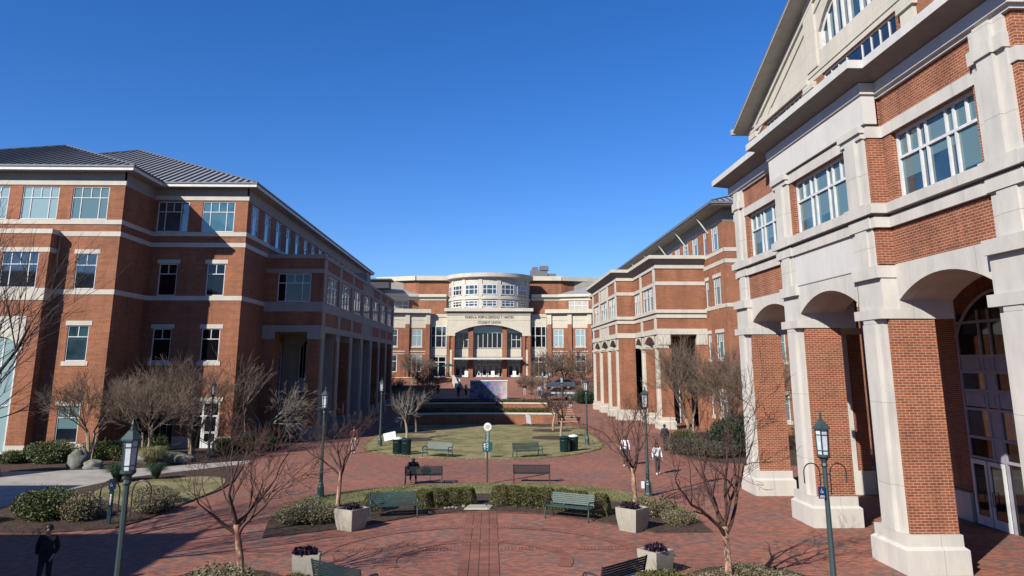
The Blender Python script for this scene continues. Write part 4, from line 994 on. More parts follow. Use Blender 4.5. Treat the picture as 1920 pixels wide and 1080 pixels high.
g = MB(); g.box(-26, -9.2, 136.4, 143, 1.3, 2.1); tag(g.build('terrace', 'mulch'), kind='structure'); g = MB(); g.box(-26, -7.0, 143.4, 150, 1, 3.25); tag(g.build('terrace', 'paving'), kind='structure')
t = thing('ramp_wall', 'sloping pale stone cheek wall beside the steps to the entrance', 'wall'); mb = MB(); mb.hexa([(-5.6, 134, 1), (-5.0, 134, 1), (-6.4, 145, 2), (-7.0, 145, 2), (-5.6, 134, 2.1), (-5.0, 134, 2.1), (-6.4, 145, 3.75), (-7.0, 145, 3.75)]); mb.build('cheek', 'stone', t)

# mural
t = thing('mural_block', 'large painted wall covered with blue and pink graffiti, above the hedges', 'mural wall', (-2.55, 105, 1.3))
mb = MB(); mb.box(0, 4.9, 0, 1.2, 0, 2.3); mb.build('painted_wall', 'mural', t); mb = MB(); mb.box(-.08, 4.98, -.08, 1.28, 2.3, 2.42); mb.build('cap', 'white', t)

# ------------------------------------------------------------------ street lamps
def lamp_proto():
    t = thing('street_lamp', '', 'street lamp')
    b = MB(); b.lathe([(.19, 0), (.19, .1), (.165, .14), (.15, .5), (.12, .56), (.12, .62), (.085, .68), (.08, 1.05), (.095, 1.07), (.095, 1.12), (.075, 1.14), (.062, 2.4), (.055, 3.78)], n=8)
    b.build('post', 'lamp', t)
    b = MB(); b.lathe([(.055, 3.70), (.085, 3.74), (.065, 3.80), (.09, 3.88), (.155, 3.93), (.155, 3.97), (.13, 3.98)], n=8)
    b.lathe([(.14, 4.53), (.205, 4.53), (.205, 4.56), (.15, 4.62), (.08, 4.70), (.04, 4.73), (.04, 4.77), (.02, 4.79), (.03, 4.83), (.005, 4.92)], n=6)
    for i in range(6):
        a = pi / 3 * i; c, s_ = cos(a), sin(a); b.tube([(.132 * c, .132 * s_, 3.96), (.150 * c, .150 * s_, 4.54)], .013, 4)
    for z, r_ in ((4.06, .128), (4.40, .138)): b.lathe([(r_, z), (r_ + .012, z), (r_ + .012, z + .014), (r_, z + .014)], n=6)
    lan = b.build('lantern', 'lamp', t)
    b = MB(); b.lathe([(.0, 3.98), (.118, 3.98), (.134, 4.53), (0, 4.53)], n=6); b.build('lantern_glass', 'lampglass', lan)
    for sgn in (-1, 1):
        b = MB(); P = [(sgn * .12, 0, 3.12), (sgn * .12, 0, 3.6)]
        P += [(sgn * (.12 + .18 - .18 * cos(k * pi / 8)), 0, 3.6 + .19 * sin(k * pi / 8)) for k in range(1, 9)] + [(sgn * .48, 0, 3.45), (sgn * .475, 0, 3.36)]
        b.tube(P, .014, 5); b.tube([(0, 0, 3.2), (sgn * .12, 0, 3.2)], .012, 4); b.tube([(0, 0, 3.55), (sgn * .12, 0, 3.55)], .012, 4)
        b.build('basket_hook', 'black', t)
    return t
LP = lamp_proto(); GL = 'lamp posts along the mall'
lamps = [(-6.95, 15.85, 'nearest left lamp post, cut by the bottom edge beside the shaded person'), (7.55, 18.05, 'nearest right lamp post in front of the second brick pier, small navy sign on it'),
 (-7.62, 37.2, 'lamp post at the left end of the centre lawn strip, behind the left planter'), (7.36, 37.5, 'lamp post at right end of the centre lawn strip, between the walkers in white'),
 (-7.97, 59.1, 'lamp post beside the left pair of bins, in front of the portico'), (7.3, 59.8, 'lamp post beside the right pair of bins on the far lawn corner'),
 (7.5, 82, 'thin lamp post at the right end of the lowest retaining wall'), (7.6, 104.5, 'distant lamp post beside the parked vehicles'), (-14.6, 104, 'dark distant lamp post by the left terrace wall'),
 (9.3, 122, 'right one of two distant lamp posts standing together before the bare trees'), (8.2, 122, 'left one of two distant lamp posts standing together before the bare trees'),
 (-10.6, 117, 'distant lamp post left of the entrance, near the parasols'), (-8.6, 120, 'distant lamp post just left of the entrance ramp'), (-18.0, 52.4, 'lamp post in the mulch bed before the white side door')]
for i, (x, y, lab) in enumerate(lamps):
    o = LP if i == 0 else dup(LP, (0, 0, 0), 0, lab)
    o.location = (x, y, zt(y)); o['label'] = lab; o['group'] = GL
    if i == 13:
        for k in kids(o):
            if 'hook' in k.name: bpy.data.objects.remove(k)
def wheelchair(parent, cx_, y, cz, s, mat='white'):
    mb = MB()
    mb.tube([(cx_ + s * .30 * cos(a * pi / 8), y, cz - s * .15 + s * .30 * sin(a * pi / 8)) for a in range(6, 18)], s * .05, 4)
    mb.tube([(cx_ - s * .05, y, cz + s * .35), (cx_ - s * .02, y, cz), (cx_ + s * .22, y, cz - .02 * s), (cx_ + s * .34, y, cz - s * .38)], s * .055, 4)
    mb.blob((cx_ - s * .06, y, cz + s * .5), (s * .09,) * 3, 6, 4); mb.build('wheelchair_symbol', mat, parent)
t = thing('accessibility_sign', 'small navy sign with white wheelchair symbol on the nearest right lamp post', 'sign', (7.41, 17.97, 3.05))
mb = MB(); mb.box(-.075, .075, -.01, .01, 0, .25); mb.build('sign_plate', 'blue_sign', t); wheelchair(t, 0, -.016, .16, .085)
mb = MB(); mb.box(-.055, .055, -.014, -.011, .03, .042); mb.box(-.045, .045, -.014, -.011, .055, .066); mb.build('sign_text', 'white', t)
t = thing('accessibility_post', 'slim dark green post with navy wheelchair sign, in the left mulch bed', 'sign post', (-14.35, 31.5, 0))
mb = MB(); mb.box(-.07, .07, -.05, .05, 0, 1.3); mb.build('post', 'bin_green', t); mb = MB(); mb.box(-.11, .11, -.07, .07, 1.3, 1.66); mb.build('sign_plate', 'blue_sign', t)
wheelchair(t, 0, -.08, 1.48, .14); mb = MB(); mb.box(-.03, .03, -.056, -.051, .75, 1.12); mb.build('sign_text', 'white', t)

# bus-stop style pole
t = thing('signpost', 'tall sign pole with white disc and green strip, on the centre lawn strip', 'sign post', (-.08, 41.35, 0))
mb = MB(); mb.box(-.045, .045, -.045, .045, 0, 2.5); mb.build('post', 'cloth_grey', t)
mb = MB(); mb.box(-.11, .11, -.06, -.03, 1.55, 2.55); mb.build('green_panel', 'green_sign', t)
text('PARATRANSIT', .15, (0, -.064, 2.12), (pi / 2, -pi / 2, 0), 'white', t, .004, 'panel_text')
mb = MB(); mb.tube([(0, -.07, 2.78), (0, -.02, 2.78)], .20, 20); mb.build('white_disc', 'white', t)
mb = MB(); mb.box(-.11, .11, -.075, -.071, 2.76, 2.80); mb.box(-.08, .09, -.075, -.071, 2.83, 2.86); mb.box(-.08, .07, -.075, -.071, 2.70, 2.73); mb.build('disc_text', 'cove', t)
mb = MB(); mb.box(-.11, .11, -.068, -.062, 1.56, 1.72); mb.build('arrow_plate', 'blue_sign', t); mb = MB(); mb.tube([(-.05, -.075, 1.64), (.05, -.075, 1.66), (.0, -.075, 1.60)], .012, 4); mb.build('arrow', 'white', t)
t = thing('yard_sign', 'small green yard sign with white lettering, behind the tall sign pole', 'sign', (-.1, 51.9, 0))
mb = MB(); mb.box(-.32, .32, -.01, .01, .45, 1.0); mb.build('panel', 'green_sign', t); mb = MB(); mb.tube([(-.12, 0, 0), (-.12, 0, .45)], .012, 4); mb.tube([(.1, 0, 0), (.1, 0, .45)], .012, 4); mb.build('stake', 'white', t)
mb = MB(); mb.box(-.24, .0, -.014, -.011, .82, .93); mb.box(-.24, -.05, -.014, -.011, .68, .78); mb.box(-.2, .0, -.014, -.011, .55, .62); mb.build('sign_text', 'white', t)
for nm, x, y, r, lab in (('notice_board', -6.9, 56.6, -.2, 'tilted white board on two stakes behind the left bins'),):
    t = thing(nm, lab, 'sign', (x, y, 0), r); mb = MB(); mb.hexa([(-.45, -.02, .62), (.42, -.02, .80), (.42, .02, .80), (-.45, .02, .62), (-.55, -.02, 1.12), (.32, -.02, 1.32), (.32, .02, 1.32), (-.55, .02, 1.12)]); mb.build('board', 'white', t)
    mb = MB(); mb.tube([(-.2, .03, 0), (-.25, .03, 1)], .015, 4); mb.tube([(.2, .03, 0), (.1, .03, 1)], .015, 4); mb.build('stake', 'blade_gold', t)
t = thing('notice_board', 'white yard sign leaning against the lowest retaining wall', 'sign', (3.9, 78.2, 0), .3); mb = MB(); mb.hexa([(-.25, 0, .25), (.25, 0, .1), (.25, .03, .1), (-.25, .03, .25), (-.35, 0, 1.1), (.1, 0, .95), (.1, .03, .95), (-.35, .03, 1.1)]); mb.build('board', 'white', t); mb = MB(); mb.tube([(0, .04, 0), (-.1, .04, 1)], .015, 4); mb.build('stake', 'black', t)
for i, (x, lab) in enumerate([(-4.3, 'white board standing left of the entrance doors'), (-2.0, 'open white A-frame board before the middle doors'), (4.6, 'white and blue board standing before the right brick pier'), (.6, 'small white board on legs right of the middle doors')]):
    t = thing('a_frame_sign', lab, 'sign', (x, 146.6, 3.3), 0, 'boards before the entrance'); mb = MB()
    if i == 1: mb.hexa([(-.5, 0, 0), (-.4, 0, 0), (-.4, .1, 0), (-.5, .1, 0), (-.06, 0, 1.2), (.0, 0, 1.2), (.0, .1, 1.2), (-.06, .1, 1.2)]); mb.hexa([(.4, 0, 0), (.5, 0, 0), (.5, .1, 0), (.4, .1, 0), (.0, 0, 1.2), (.06, 0, 1.2), (.06, .1, 1.2), (.0, .1, 1.2)])
    else: mb.hexa([(-.32, -.1, .1), (.32, -.1, .1), (.32, -.06, .1), (-.32, -.06, .1), (-.32, .2, 1.2), (.32, .2, 1.2), (.32, .24, 1.2), (-.32, .24, 1.2)])
    mb.build('board', 'white', t)

# ------------------------------------------------------------------ benches
def bench_proto(mat, name='park_bench', strap=False):
    t = thing(name, '', 'bench'); W = .92
    s = MB()
    for i in range(6): y = -.28 + i * .085; s.box(-W, W, y, y + .062, .43, .455)
    s.build('seat', mat, t)
    s = MB()
    if strap:
        for i in range(40): x = -W + (i + .2) * 2 * W / 40; s.hexa([(x, .215, .47), (x + .034, .215, .47), (x + .034, .225, .47), (x, .225, .47), (x, .33, .86), (x + .034, .33, .86), (x + .034, .34, .86), (x, .34, .86)])
        for z, y in ((.48, .22), (.86, .335)): s.box(-W, W, y - .015, y + .02, z - .015, z + .02)
    else:
        for i in range(6):
            z = .50 + i * .066; y = .225 + .115 * (i / 5)
            s.hexa([(-W, y, z), (W, y, z), (W, y + .022, z), (-W, y + .022, z), (-W, y + .014, z + .05), (W, y + .014, z + .05), (W, y + .036, z + .05), (-W, y + .036, z + .05)])
    s.build('backrest', mat, t)
    for x in (-W, W):
        s = MB(); w = .028
        s.tube([(x, .40, 0), (x, .30, .25), (x, .24, .44), (x, .355, .89)], w, 5); s.tube([(x, -.36, 0), (x, -.33, .2), (x, -.27, .43)], w, 5)
        s.tube([(x, -.28, .42), (x, .24, .42)], w, 5)
        s.tube([(x, -.30, .42), (x, -.33, .56), (x, -.27, .65), (x, -.1, .665), (x, .15, .63), (x, .29, .62)], w, 5)
        s.tube([(x, -.33, .56), (x, -.22, .55), (x, -.22, .62)], .018, 4)
        s.box(x - .03, x + .03, -.40, -.30, 0, .03); s.box(x - .03, x + .03, .36, .46, 0, .03)
        s.build('arm_frame', mat if not strap else mat, t)
    s = MB(); s.box(-.02, .02, -.27, .24, .39, .43); s.box(-W, W, .0, .03, .39, .425); s.build('brace', mat, t)
    return t
GB = 'park benches on the plaza'
bg = bench_proto('bench'); bd = bench_proto('bench_dark'); bs = bench_proto('bench_dark', strap=True)
def ang(p, q): return math.atan2(q[1] - p[1], q[0] - p[0])
spec = [(bg, (-3.8, 32.75), .22, 'green slatted bench between the left planter and the left hedge', 1),
        (bg, (3.2, 32.25), -.52, 'green slatted bench between the right hedge and the right planter', 1),
        (bg, (-3.35, 52.55), ang((-4.23, 52.9), (-2.6, 52.2)), 'pale green bench on the far lawn edge beside the left bins', 1),
        (bg, (2.5, 52.2), ang((1.7, 51.9), (3.35, 52.6)), 'green bench on the far lawn edge left of the right bins', 1),
        (bd, (-3.3, 41.3), pi + .06, 'black bench seen from behind with a hooded person sitting on it', 1),
        (bs, (2.2, 41.85), pi - .05, 'empty dark bench with strap back seen from behind, right of the tall sign pole', 1),
        (bd, (-3.76, 21.97), pi - .66, 'dark bench cut by the bottom edge, left of centre beside the near left planter', 1),
        (bd, (3.37, 22.05), pi + .73, 'dark bench cut by the bottom edge, beside the near right planter', 1)]
first = {}
for p, loc, rz, lab, sc_ in spec:
    if p in first: o = dup(p, (loc[0], loc[1], .02), rz, lab, GB)
    else: o = p; o.location = (loc[0], loc[1], .02); o.rotation_euler = (0, 0, rz); o['label'] = lab; o['group'] = GB; first[p] = 1

# ------------------------------------------------------------------ bins
def bin_proto():
    t = thing('litter_bin', '', 'litter bin'); b = MB()
    b.lathe([(.27, .06), (.27, .95)], n=20)
    for i in range(26):
        a = 2 * pi * i / 26; b.tube([(.29 * cos(a), .29 * sin(a), .05), (.30 * cos(a), .30 * sin(a), .80), (.335 * cos(a), .335 * sin(a), .97)], .018, 4)
    b.build('body', 'bin_green', t); b = MB(); b.lathe([(.34, .96), (.35, 1.0), (.30, 1.05), (.16, 1.09), (.14, 1.06), (0, 1.06)], n=20); b.build('lid', 'bin_green', t)
    b = MB(); b.lathe([(.30, .08), (.315, .1), (.30, .12)], n=20); b.lathe([(.31, .76), (.33, .78), (.32, .8)], n=20); b.build('hoop', 'bin_green', t); return t
bp = bin_proto(); bl = [((-6.15, 54.3, .02), 'green slatted bin with white lid, left one of the left pair', 1), ((-5.5, 53.75, .02), 'green slatted bin with dark lid, right one of the left pair', 0), ((5.15, 55.1, .02), 'green slatted bin with dark lid, left one of the right pair', 0), ((5.85, 55.75, .02), 'green slatted bin with white lid, right one of the right pair', 1)]
for i, (l, lab, wh) in enumerate(bl):
    o = bp if i == 0 else dup(bp, l, 0, lab); o.location = l; o['label'] = lab; o['group'] = 'litter bins on the far lawn edge'
    for k in kids(o):
        if k.name.startswith('lid'): k.data = k.data.copy(); k.data.materials[0] = M['white' if wh else 'bin_green']

# ------------------------------------------------------------------ foliage helpers
def leaf(mb, c, s, rr, flat=.0):
    a = Vector((rr.gauss(0, 1), rr.gauss(0, 1), rr.gauss(0, 1) + flat)).normalized(); b = a.orthogonal().normalized(); b = Matrix.Rotation(rr.uniform(0, 6.28), 3, a) @ b; d = a.cross(b)
    s2 = s * .5
    mb.face([c - b * s, c + d * s2, c + b * s, c - d * s2])
def shrub_mesh(seed, rx, ry, rz, n, s, mat, lumps=6, name='shrub', boxy=0, stems=True):
    rr = random.Random(seed); mb = MB()
    L = [(Vector((rr.uniform(-.55, .55) * rx, rr.uniform(-.55, .55) * ry, rz * rr.uniform(.35, .7))), rr.uniform(.45, .75)) for _ in range(lumps)]
    for i in range(n):
        if boxy:
            u, v = rr.uniform(-1, 1), rr.uniform(-1, 1); w = rr.random()
            k = rr.random()
            if k < .4: p = Vector((u * rx, v * ry, rz * (1.92 + .12 * rr.gauss(0, 1) * .5)))
            elif k < .7: p = Vector((u * rx, math.copysign(ry * (1 + .06 * rr.gauss(0, 1)), v), 2 * rz * w))
            else: p = Vector((math.copysign(rx * (1 + .06 * rr.gauss(0, 1)), u), v * ry, 2 * rz * w))
            q = 1 - .12 * (abs(p.x / rx) ** 4 + abs(p.y / ry) ** 4) * (p.z / (2 * rz)) ** 2
            p.x *= q; p.y *= q; p.z *= q + .05 * noise.noise(p * 3 + Vector((seed, 0, 0)))
        else:
            c, r = rr.choice(L); d = Vector((rr.gauss(0, 1), rr.gauss(0, 1), rr.gauss(0, 1))).normalized(); t = r * (1 - .35 * rr.random() ** 2)
            p = c + Vector((d.x * rx * t, d.y * ry * t, d.z * rz * t * .9))
            if p.z < .01: p.z = rr.uniform(.01, rz * .4)
        p += Vector((rr.gauss(0, .03), rr.gauss(0, .03), abs(rr.gauss(0, .035)))) if not boxy else Vector((0, 0, abs(rr.gauss(0, .012)))); leaf(mb, p, s * rr.uniform(.5, 1.5), rr, .6)
    if not boxy:
        for _ in range(70):
            a = rr.uniform(0, 6.28); e = rr.uniform(.5, 1.12); q = Vector((cos(a) * rx * e, sin(a) * ry * e, rz * rr.uniform(.5, 1.45))); mb.tube([(q.x * .15, q.y * .15, 0), (q.x * .7, q.y * .7, q.z * .6), tuple(q)], [.012, .008, .004], 3, False)
    o = mb.build(name, mat)
    return o
def put_shrub(proto, x, y, z, sx, sy, sz, rz, lab, cat='shrub', group=None, used=set()):
    if proto.name in used: o = proto.copy(); COL.objects.link(o)
    else: o = proto; used.add(proto.name)
    o.location = (x, y, z); o.scale = (sx, sy, sz); o.rotation_euler = (0, 0, rz); tag(o, lab, cat, group); return o
box_p = shrub_mesh(1, .42, .36, .36, 4200, .030, 'leaf_box', name='boxwood', boxy=1)
core_m = M['leaf_box']
GH = 'clipped boxwoods behind the centre hedge line'
ordn = ['first', 'second', 'third', 'fourth', 'fifth', 'sixth', 'seventh', 'eighth', 'ninth', 'tenth']
LX = [(-4.75, 34.0), (-2.75, 34.6), (-2.15, 34.9), (-1.5, 35.15), (-.95, 35.25)]
RX = [(.55, 35.1), (1.2, 35.0), (1.8, 34.8), (2.4, 34.5), (3.1, 34.1), (3.7, 33.7), (4.5, 32.9)]
for i, (x, y) in enumerate(LX): put_shrub(box_p, x, y, .05, .85, .9, .95, i * 1.1, f'clipped boxwood, {ordn[i]} from the left in the hedge left of the drain', group=GH)
for i, (x, y) in enumerate(RX): put_shrub(box_p, x, y, .05, .92, .95, 1.05, i * 1.7 + .4, f'clipped boxwood, {ordn[i]} from the drain in the hedge right of it', group=GH)
sh_g = shrub_mesh(3, 1, 1, .75, 9500, .042, 'leaf', 11, 'shrub'); sh_dry = shrub_mesh(4, 1, .8, .55, 9500, .034, 'leaf_dry', 12, 'dry_shrub'); sh_b = shrub_mesh(5, 1, .8, .7, 9000, .042, 'leaf_bright', 10, 'juniper')
sh_d = shrub_mesh(6, 1, 1, 1, 11000, .05, 'leaf_dark', 14, 'holly_bush'); sh_h = shrub_mesh(7, 1, 1, .7, 9000, .038, 'leaf_heather', 12, 'heather_shrub'); sh_box2 = shrub_mesh(8, 1, 1, .7, 9000, .035, 'leaf_box', 8, 'box_shrub')
S_ = [
 (sh_g, (-27.0, 50.4), (1.5, 1.2, 1.35), 'wide green shrub before the left wing base, beside the boulders'), (sh_g, (-28.9, 50.0), (.9, .8, .8), 'low green shrub at the foot of the projecting bay'),
 (sh_g, (-24.7, 51.9), (1.2, 1, 1.2), 'green shrub under the ground floor window, right of the upright boulder'), (sh_g, (-22.9, 51.6), (1.2, 1, 1.2), 'green shrub behind the first bare crape myrtle'),
 (sh_g, (-21.7, 52.4), (1.1, 1, 1.5), 'tallest green shrub, before the grey glazed recess'),
 (sh_g, (-17.6, 32.9), (1.15, 1.1, 1.15), 'round green shrub in the near left mulch bed'), (sh_dry, (-16.0, 32.6), (1.0, .9, 1.2), 'dry shrub between the round green shrub and the slim sign post'),
 (sh_g, (-19.6, 31.6), (.8, .8, .7), 'low green shrub on the left edge of the near mulch bed'), (sh_dry, (-13.6, 34.0), (.9, .9, 1.0), 'dry shrub just right of the slim sign post'), (sh_dry, (-14.6, 36.4), (1.2, 1, .9), 'dry shrub at the edge of the small left lawn'),
 (sh_b, (-16.3, 56.8), (1.5, 1.1, 1.15), 'larger bright green juniper before the portico corner'), (sh_b, (-18.1, 56.0), (1.0, .9, 1.0), 'smaller bright green juniper near the brick corner'),
 (sh_dry, (-6.9, 31.6), (1.1, 1.2, .9), 'low dry shrub left of the left planter'), (sh_dry, (-7.3, 33.0), (.9, 1, .8), 'low dry shrub behind, near the left lamp post'),
 (sh_dry, (6.6, 32.8), (.9, 1.0, .9), 'low yellowish shrub right of the right planter'), (sh_dry, (7.2, 31.2), (.7, .8, .6), 'small dry shrub at the tip of the right mulch bed'),
 (sh_dry, (-7.0, 21.9), (1.3, 1.1, 1.0), 'dry shrub round the foot of the nearest left crape myrtle'), (sh_dry, (-5.6, 21.6), (.9, .8, .75), 'dry shrub right of the nearest left trunk'), (sh_box2, (-4.75, 20.9), (.75, .7, .9), 'green box shrub behind the near left bench'),
 (sh_box2, (4.65, 20.9), (.95, .9, 1.0), 'green box shrub behind the near right bench'), (sh_dry, (5.9, 21.7), (.9, .9, .75), 'dry shrub left of the nearest right trunk'), (sh_dry, (7.4, 22.2), (1.1, .9, .8), 'dry shrub right of the nearest right trunk'),
 (sh_h, (13.4, 53.6), (1.5, 1.3, 1.2), 'grey green low shrub at the edge of the right bed'), (sh_h, (15.0, 52.2), (1.6, 1.2, 1.1), 'grey green shrub before the tall holly bush'), (sh_g, (14.0, 57.6), (1.1, 1.0, 1.3), 'dark green shrub beside the walker in black'),
 (sh_d, (16.9, 54.3), (2.0, 1.8, 1.75), 'large dark holly bush left of the third pier'), (sh_d, (18.4, 56.6), (1.9, 1.8, 1.9), 'large dark holly bush behind, beside the third pier'),
 (sh_g, (18.9, 46.2), (1.0, 1, 1.8), 'green shrub seen between the third and second piers, lower'), (sh_g, (21.6, 52.0), (1.6, 1.4, 3.4), 'tall green shrub seen between the third and second piers, upper'),
 (sh_d, (14.4, 119), (1.6, 1.6, 1.5), 'dark shrub right of the pickup'),
]
for i, (p, (x, y), s, lab) in enumerate(S_): put_shrub(p, x, y, zt(y) + .03, *s, i * 1.3, lab)
# kale in planters, planters
kale = shrub_mesh(9, 1, 1, .5, 700, .14, 'leaf_purple', 5, 'purple_kale'); 
def planter(x, y, h, rz, lab, w0=.35, w1=.45):
    t = thing('planter', lab, 'planter', (x, y, .0), rz, 'square concrete planters'); b = MB(); P = []
    for k in range(7):
        f = k / 6; r = w0 + (w1 - w0) * sin(f * pi / 2) ** .9; P.append((r, h * f))
    P += [(w1 - .06, h), (w1 - .08, h - .08), (0, h - .08)]
    b.lathe([(r * sqrt(2), z) for r, z in P], n=4, ph=pi / 4); b.build('pot', 'concrete', t)
    b = MB(); b.box(-w1 + .08, w1 - .08, -w1 + .08, w1 - .08, h - .085, h - .05); b.build('soil', 'mulch', t); return t
pls = [(-5.08, 30.6, .74, .98, 'left rear'), (5.3, 30.1, .80, -.78, 'right rear'), (-5.22, 24.05, .66, .12, 'near left'), (4.9, 24.2, .66, .62, 'near right')]
for x, y, h, rz, lab in pls:
    _k = dict(w0=.30, w1=.38) if 'near' in lab else {}
    planter(x, y, h, rz, {'left rear': 'tapered concrete planter beside the left green bench, behind the near left one', 'right rear': 'tapered concrete planter with kale beside the right green bench', 'near left': 'concrete planter of purple kale above the bottom edge, beside the left dark bench', 'near right': 'concrete planter of purple kale above the bottom edge, beside the right dark bench'}[lab], **_k)
    put_shrub(kale, x, y, h - .08, .36, .36, .42, rz, f'purple kale plants in the {lab} planter', 'plant')
# ornamental grasses
def tuft(seed, n, h, r, mat, name):
    rr = random.Random(seed); mb = MB()
    for _ in range(n):
        a = rr.uniform(0, 2 * pi); l = h * rr.uniform(.6, 1.1); o = r * rr.uniform(.5, 1.1); c = Vector((cos(a), sin(a), 0)); p0 = c * rr.uniform(0, .12); w = Vector((-sin(a), cos(a), 0)) * .008
        p1 = p0 + c * o * .35 + Vector((0, 0, l * .75)); p2 = p0 + c * o * .8 + Vector((0, 0, l * .95)); p3 = p0 + c * o * 1.2 + Vector((0, 0, l * .7))
        mb.face([p0 - w, p0 + w, p1 + w, p1 - w]); mb.face([p1 - w, p1 + w, p2 + w * .7, p2 - w * .7]); mb.face([p2 - w * .7, p2 + w * .7, p3])
    return mb.build(name, mat)
tg = tuft(1, 900, .95, .8, 'blade_gold', 'ornamental_grass'); tdk = tuft(2, 700, .9, .7, 'leaf_dark', 'ornamental_grass')
put_shrub(tg, -20.0, 48.6, .05, 1.3, 1.3, 1.1, 0, 'golden ornamental grass clump beside the flat boulder', 'grass clump'); put_shrub(tdk, -19.0, 42.2, .05, 1.1, 1.1, 1.0, 0, 'dark ornamental grass clump by the pale path, left one', 'grass clump'); put_shrub(tdk, -17.4, 43.0, .05, .9, .9, .9, 1, 'dark ornamental grass clump by the pale path, right one', 'grass clump')
# boulders
def rock(seed, x, y, sx, sy, sz, rz, lab):
    b = MB(); b.blob((0, 0, 0), (1, 1, 1), 18, 12, .42, seed); o = b.build('boulder', 'rock', None, True); o.location = (x, y, sz * .55); o.scale = (sx, sy, sz); o.rotation_euler = (0, .1, rz); tag(o, lab, 'boulder')
rock(1, -24.0, 47.9, .64, .5, .66, .3, 'tall upright grey boulder beside the path'); rock(2, -22.8, 47.4, .58, .45, .34, .1, 'low rounded boulder right of the upright one'); rock(5, -19.9, 50.0, 2.1, .9, .5, .2, 'long flat boulder behind the golden grass')
# stone monument at the left edge
t = thing('stone_monument', 'grey tapered stone monument with dark panel, cut by the left edge', 'monument', (-27.2, 43.5, 0)); mb = MB()
mb.hexa([(-1.8, 0, 0), (.75, 0, 0), (.75, 1.4, 0), (-1.8, 1.4, 0), (-1.5, .2, 3.0), (.05, .2, 3.0), (.05, 1.1, 3.0), (-1.5, 1.1, 3.0)]); mb.build('stone_body', 'stone_grey', t)
mb = MB(); mb.hexa([(-1.4, -.02, .5), (.05, -.02, .5), (.05, .3, .5), (-1.4, .3, .5), (-1.3, .07, 2.0), (-.05, .07, 2.0), (-.05, .3, 2.0), (-1.3, .3, 2.0)]); mb.build('dark_panel', 'glass_black', t)
# drain stones
t = thing('drain_outlet', 'pale concrete drain outlet with cobbles between the two hedges', 'drain', (-.45, 34.35, .05)); mb = MB(); mb.hexa([(-.6, -.35, 0), (.5, -.35, 0), (.35, .35, 0), (-.4, .35, 0), (-.55, -.3, .06), (.45, -.3, .06), (.3, .3, .1), (-.35, .3, .1)]); mb.build('slab', 'concrete', t)
rr = random.Random(3)
for k, (x, y) in enumerate([(-.6, .1), (.5, .05), (.45, .3), (-.9, -.15), (-1.2, -.1), (-1.35, -.2), (-.62, .3), (.55, .2), (.5, -.2), (-1.05, -.02)]):
    mb = MB(); mb.blob((0, 0, 0), (.075, .06, .045), 7, 5, .4, k); o = mb.build('cobble', 'twig_pale', t); o.location = (x, y, .05)
mb = MB(); mb.box(5.0, 5.95, 26.15, 26.75, .0, .012); tag(mb.build('drain_cover', 'grate'), 'flat dark metal cover set in the brick right of centre', 'drain cover')
for x, lab in ((-2.35, 'slotted grate beneath the occupied black bench'), (1.75, 'slotted grate beneath the empty strap back bench')):
    mb = MB()
    for i in range(8): mb.box(x + i * .1, x + i * .1 + .06, 42.2, 42.6, .0, .012)
    tag(mb.build('drain_grate', 'grate'), lab, 'drain cover')
# clipped hedges of the amphitheatre
def hedge(x0, x1, y, z, h, d, lab, seed):
    mb = MB(); rr = random.Random(seed); n = int((x1 - x0) * 420)
    mb.box(x0, x1, y - d / 2 + .1, y + d / 2 - .1, z, z + h - .1)
    for _ in range(n):
        x = rr.uniform(x0, x1)
        p = Vector((x, y - d / 2 + rr.gauss(0, .04), z + rr.random() * h)) if rr.random() < .5 else Vector((x, y + rr.uniform(-d / 2, d / 2), z + h + rr.gauss(0, .04)))
        leaf(mb, p, .07 * rr.uniform(.6, 1.3), rr)
    tag(mb.build('hedge', 'leaf_box'), lab, 'hedge', 'clipped hedges of the terrace')
hedge(-7.6, 6.4, 81.9, .6, .8, 1.4, 'lower clipped hedge between the first and second wall caps', 1); hedge(-8.0, 6.8, 90.2, 1.3, .62, 1.4, 'upper clipped hedge in front of the painted wall', 2)
# grass blades on the near lawns
rr = random.Random(5); mb = MB()
def inside(p, P):
    c = False; j = len(P) - 1
    for i in range(len(P)):
        if (P[i][1] > p[1]) != (P[j][1] > p[1]) and p[0] < (P[j][0] - P[i][0]) * (p[1] - P[i][1]) / (P[j][1] - P[i][1]) + P[i][0]: c = not c
        j = i
    return c
cnt = 0
while cnt < 16000:
    p = (rr.uniform(-8.7, 8.3), rr.uniform(32, 41.2))
    if not inside(p, lawn_arc): continue
    cnt += 1; h = rr.uniform(.03, .08); a = rr.uniform(0, 6.28); w = .012
    mb.face([(p[0] - w * cos(a), p[1] - w * sin(a), .07), (p[0] + w * cos(a), p[1] + w * sin(a), .07), (p[0] + rr.gauss(0, .02), p[1] + rr.gauss(0, .02), .07 + h)])
for P, n in ((lawn_arc, 90), (lawn2, 60)):
    for i in range(len(P)):
        a, b = Vector(P[i]), Vector(P[(i + 1) % len(P)])
        if max(a.y, b.y) > 78: continue
        for _ in range(int((b - a).length * n)):
            q = a.lerp(b, rr.random()); q += Vector((rr.gauss(0, .07), rr.gauss(0, .07))); h = rr.uniform(.03, .09); t_ = rr.uniform(0, 6.28); w = .014
            mb.face([(q.x - w * cos(t_), q.y - w * sin(t_), .0), (q.x + w * cos(t_), q.y + w * sin(t_), .0), (q.x + rr.gauss(0, .02), q.y + rr.gauss(0, .02), .05 + h)])
tag(mb.build('grass', 'blade'), 'short winter grass on the centre lawn strip', 'grass', kind='stuff')
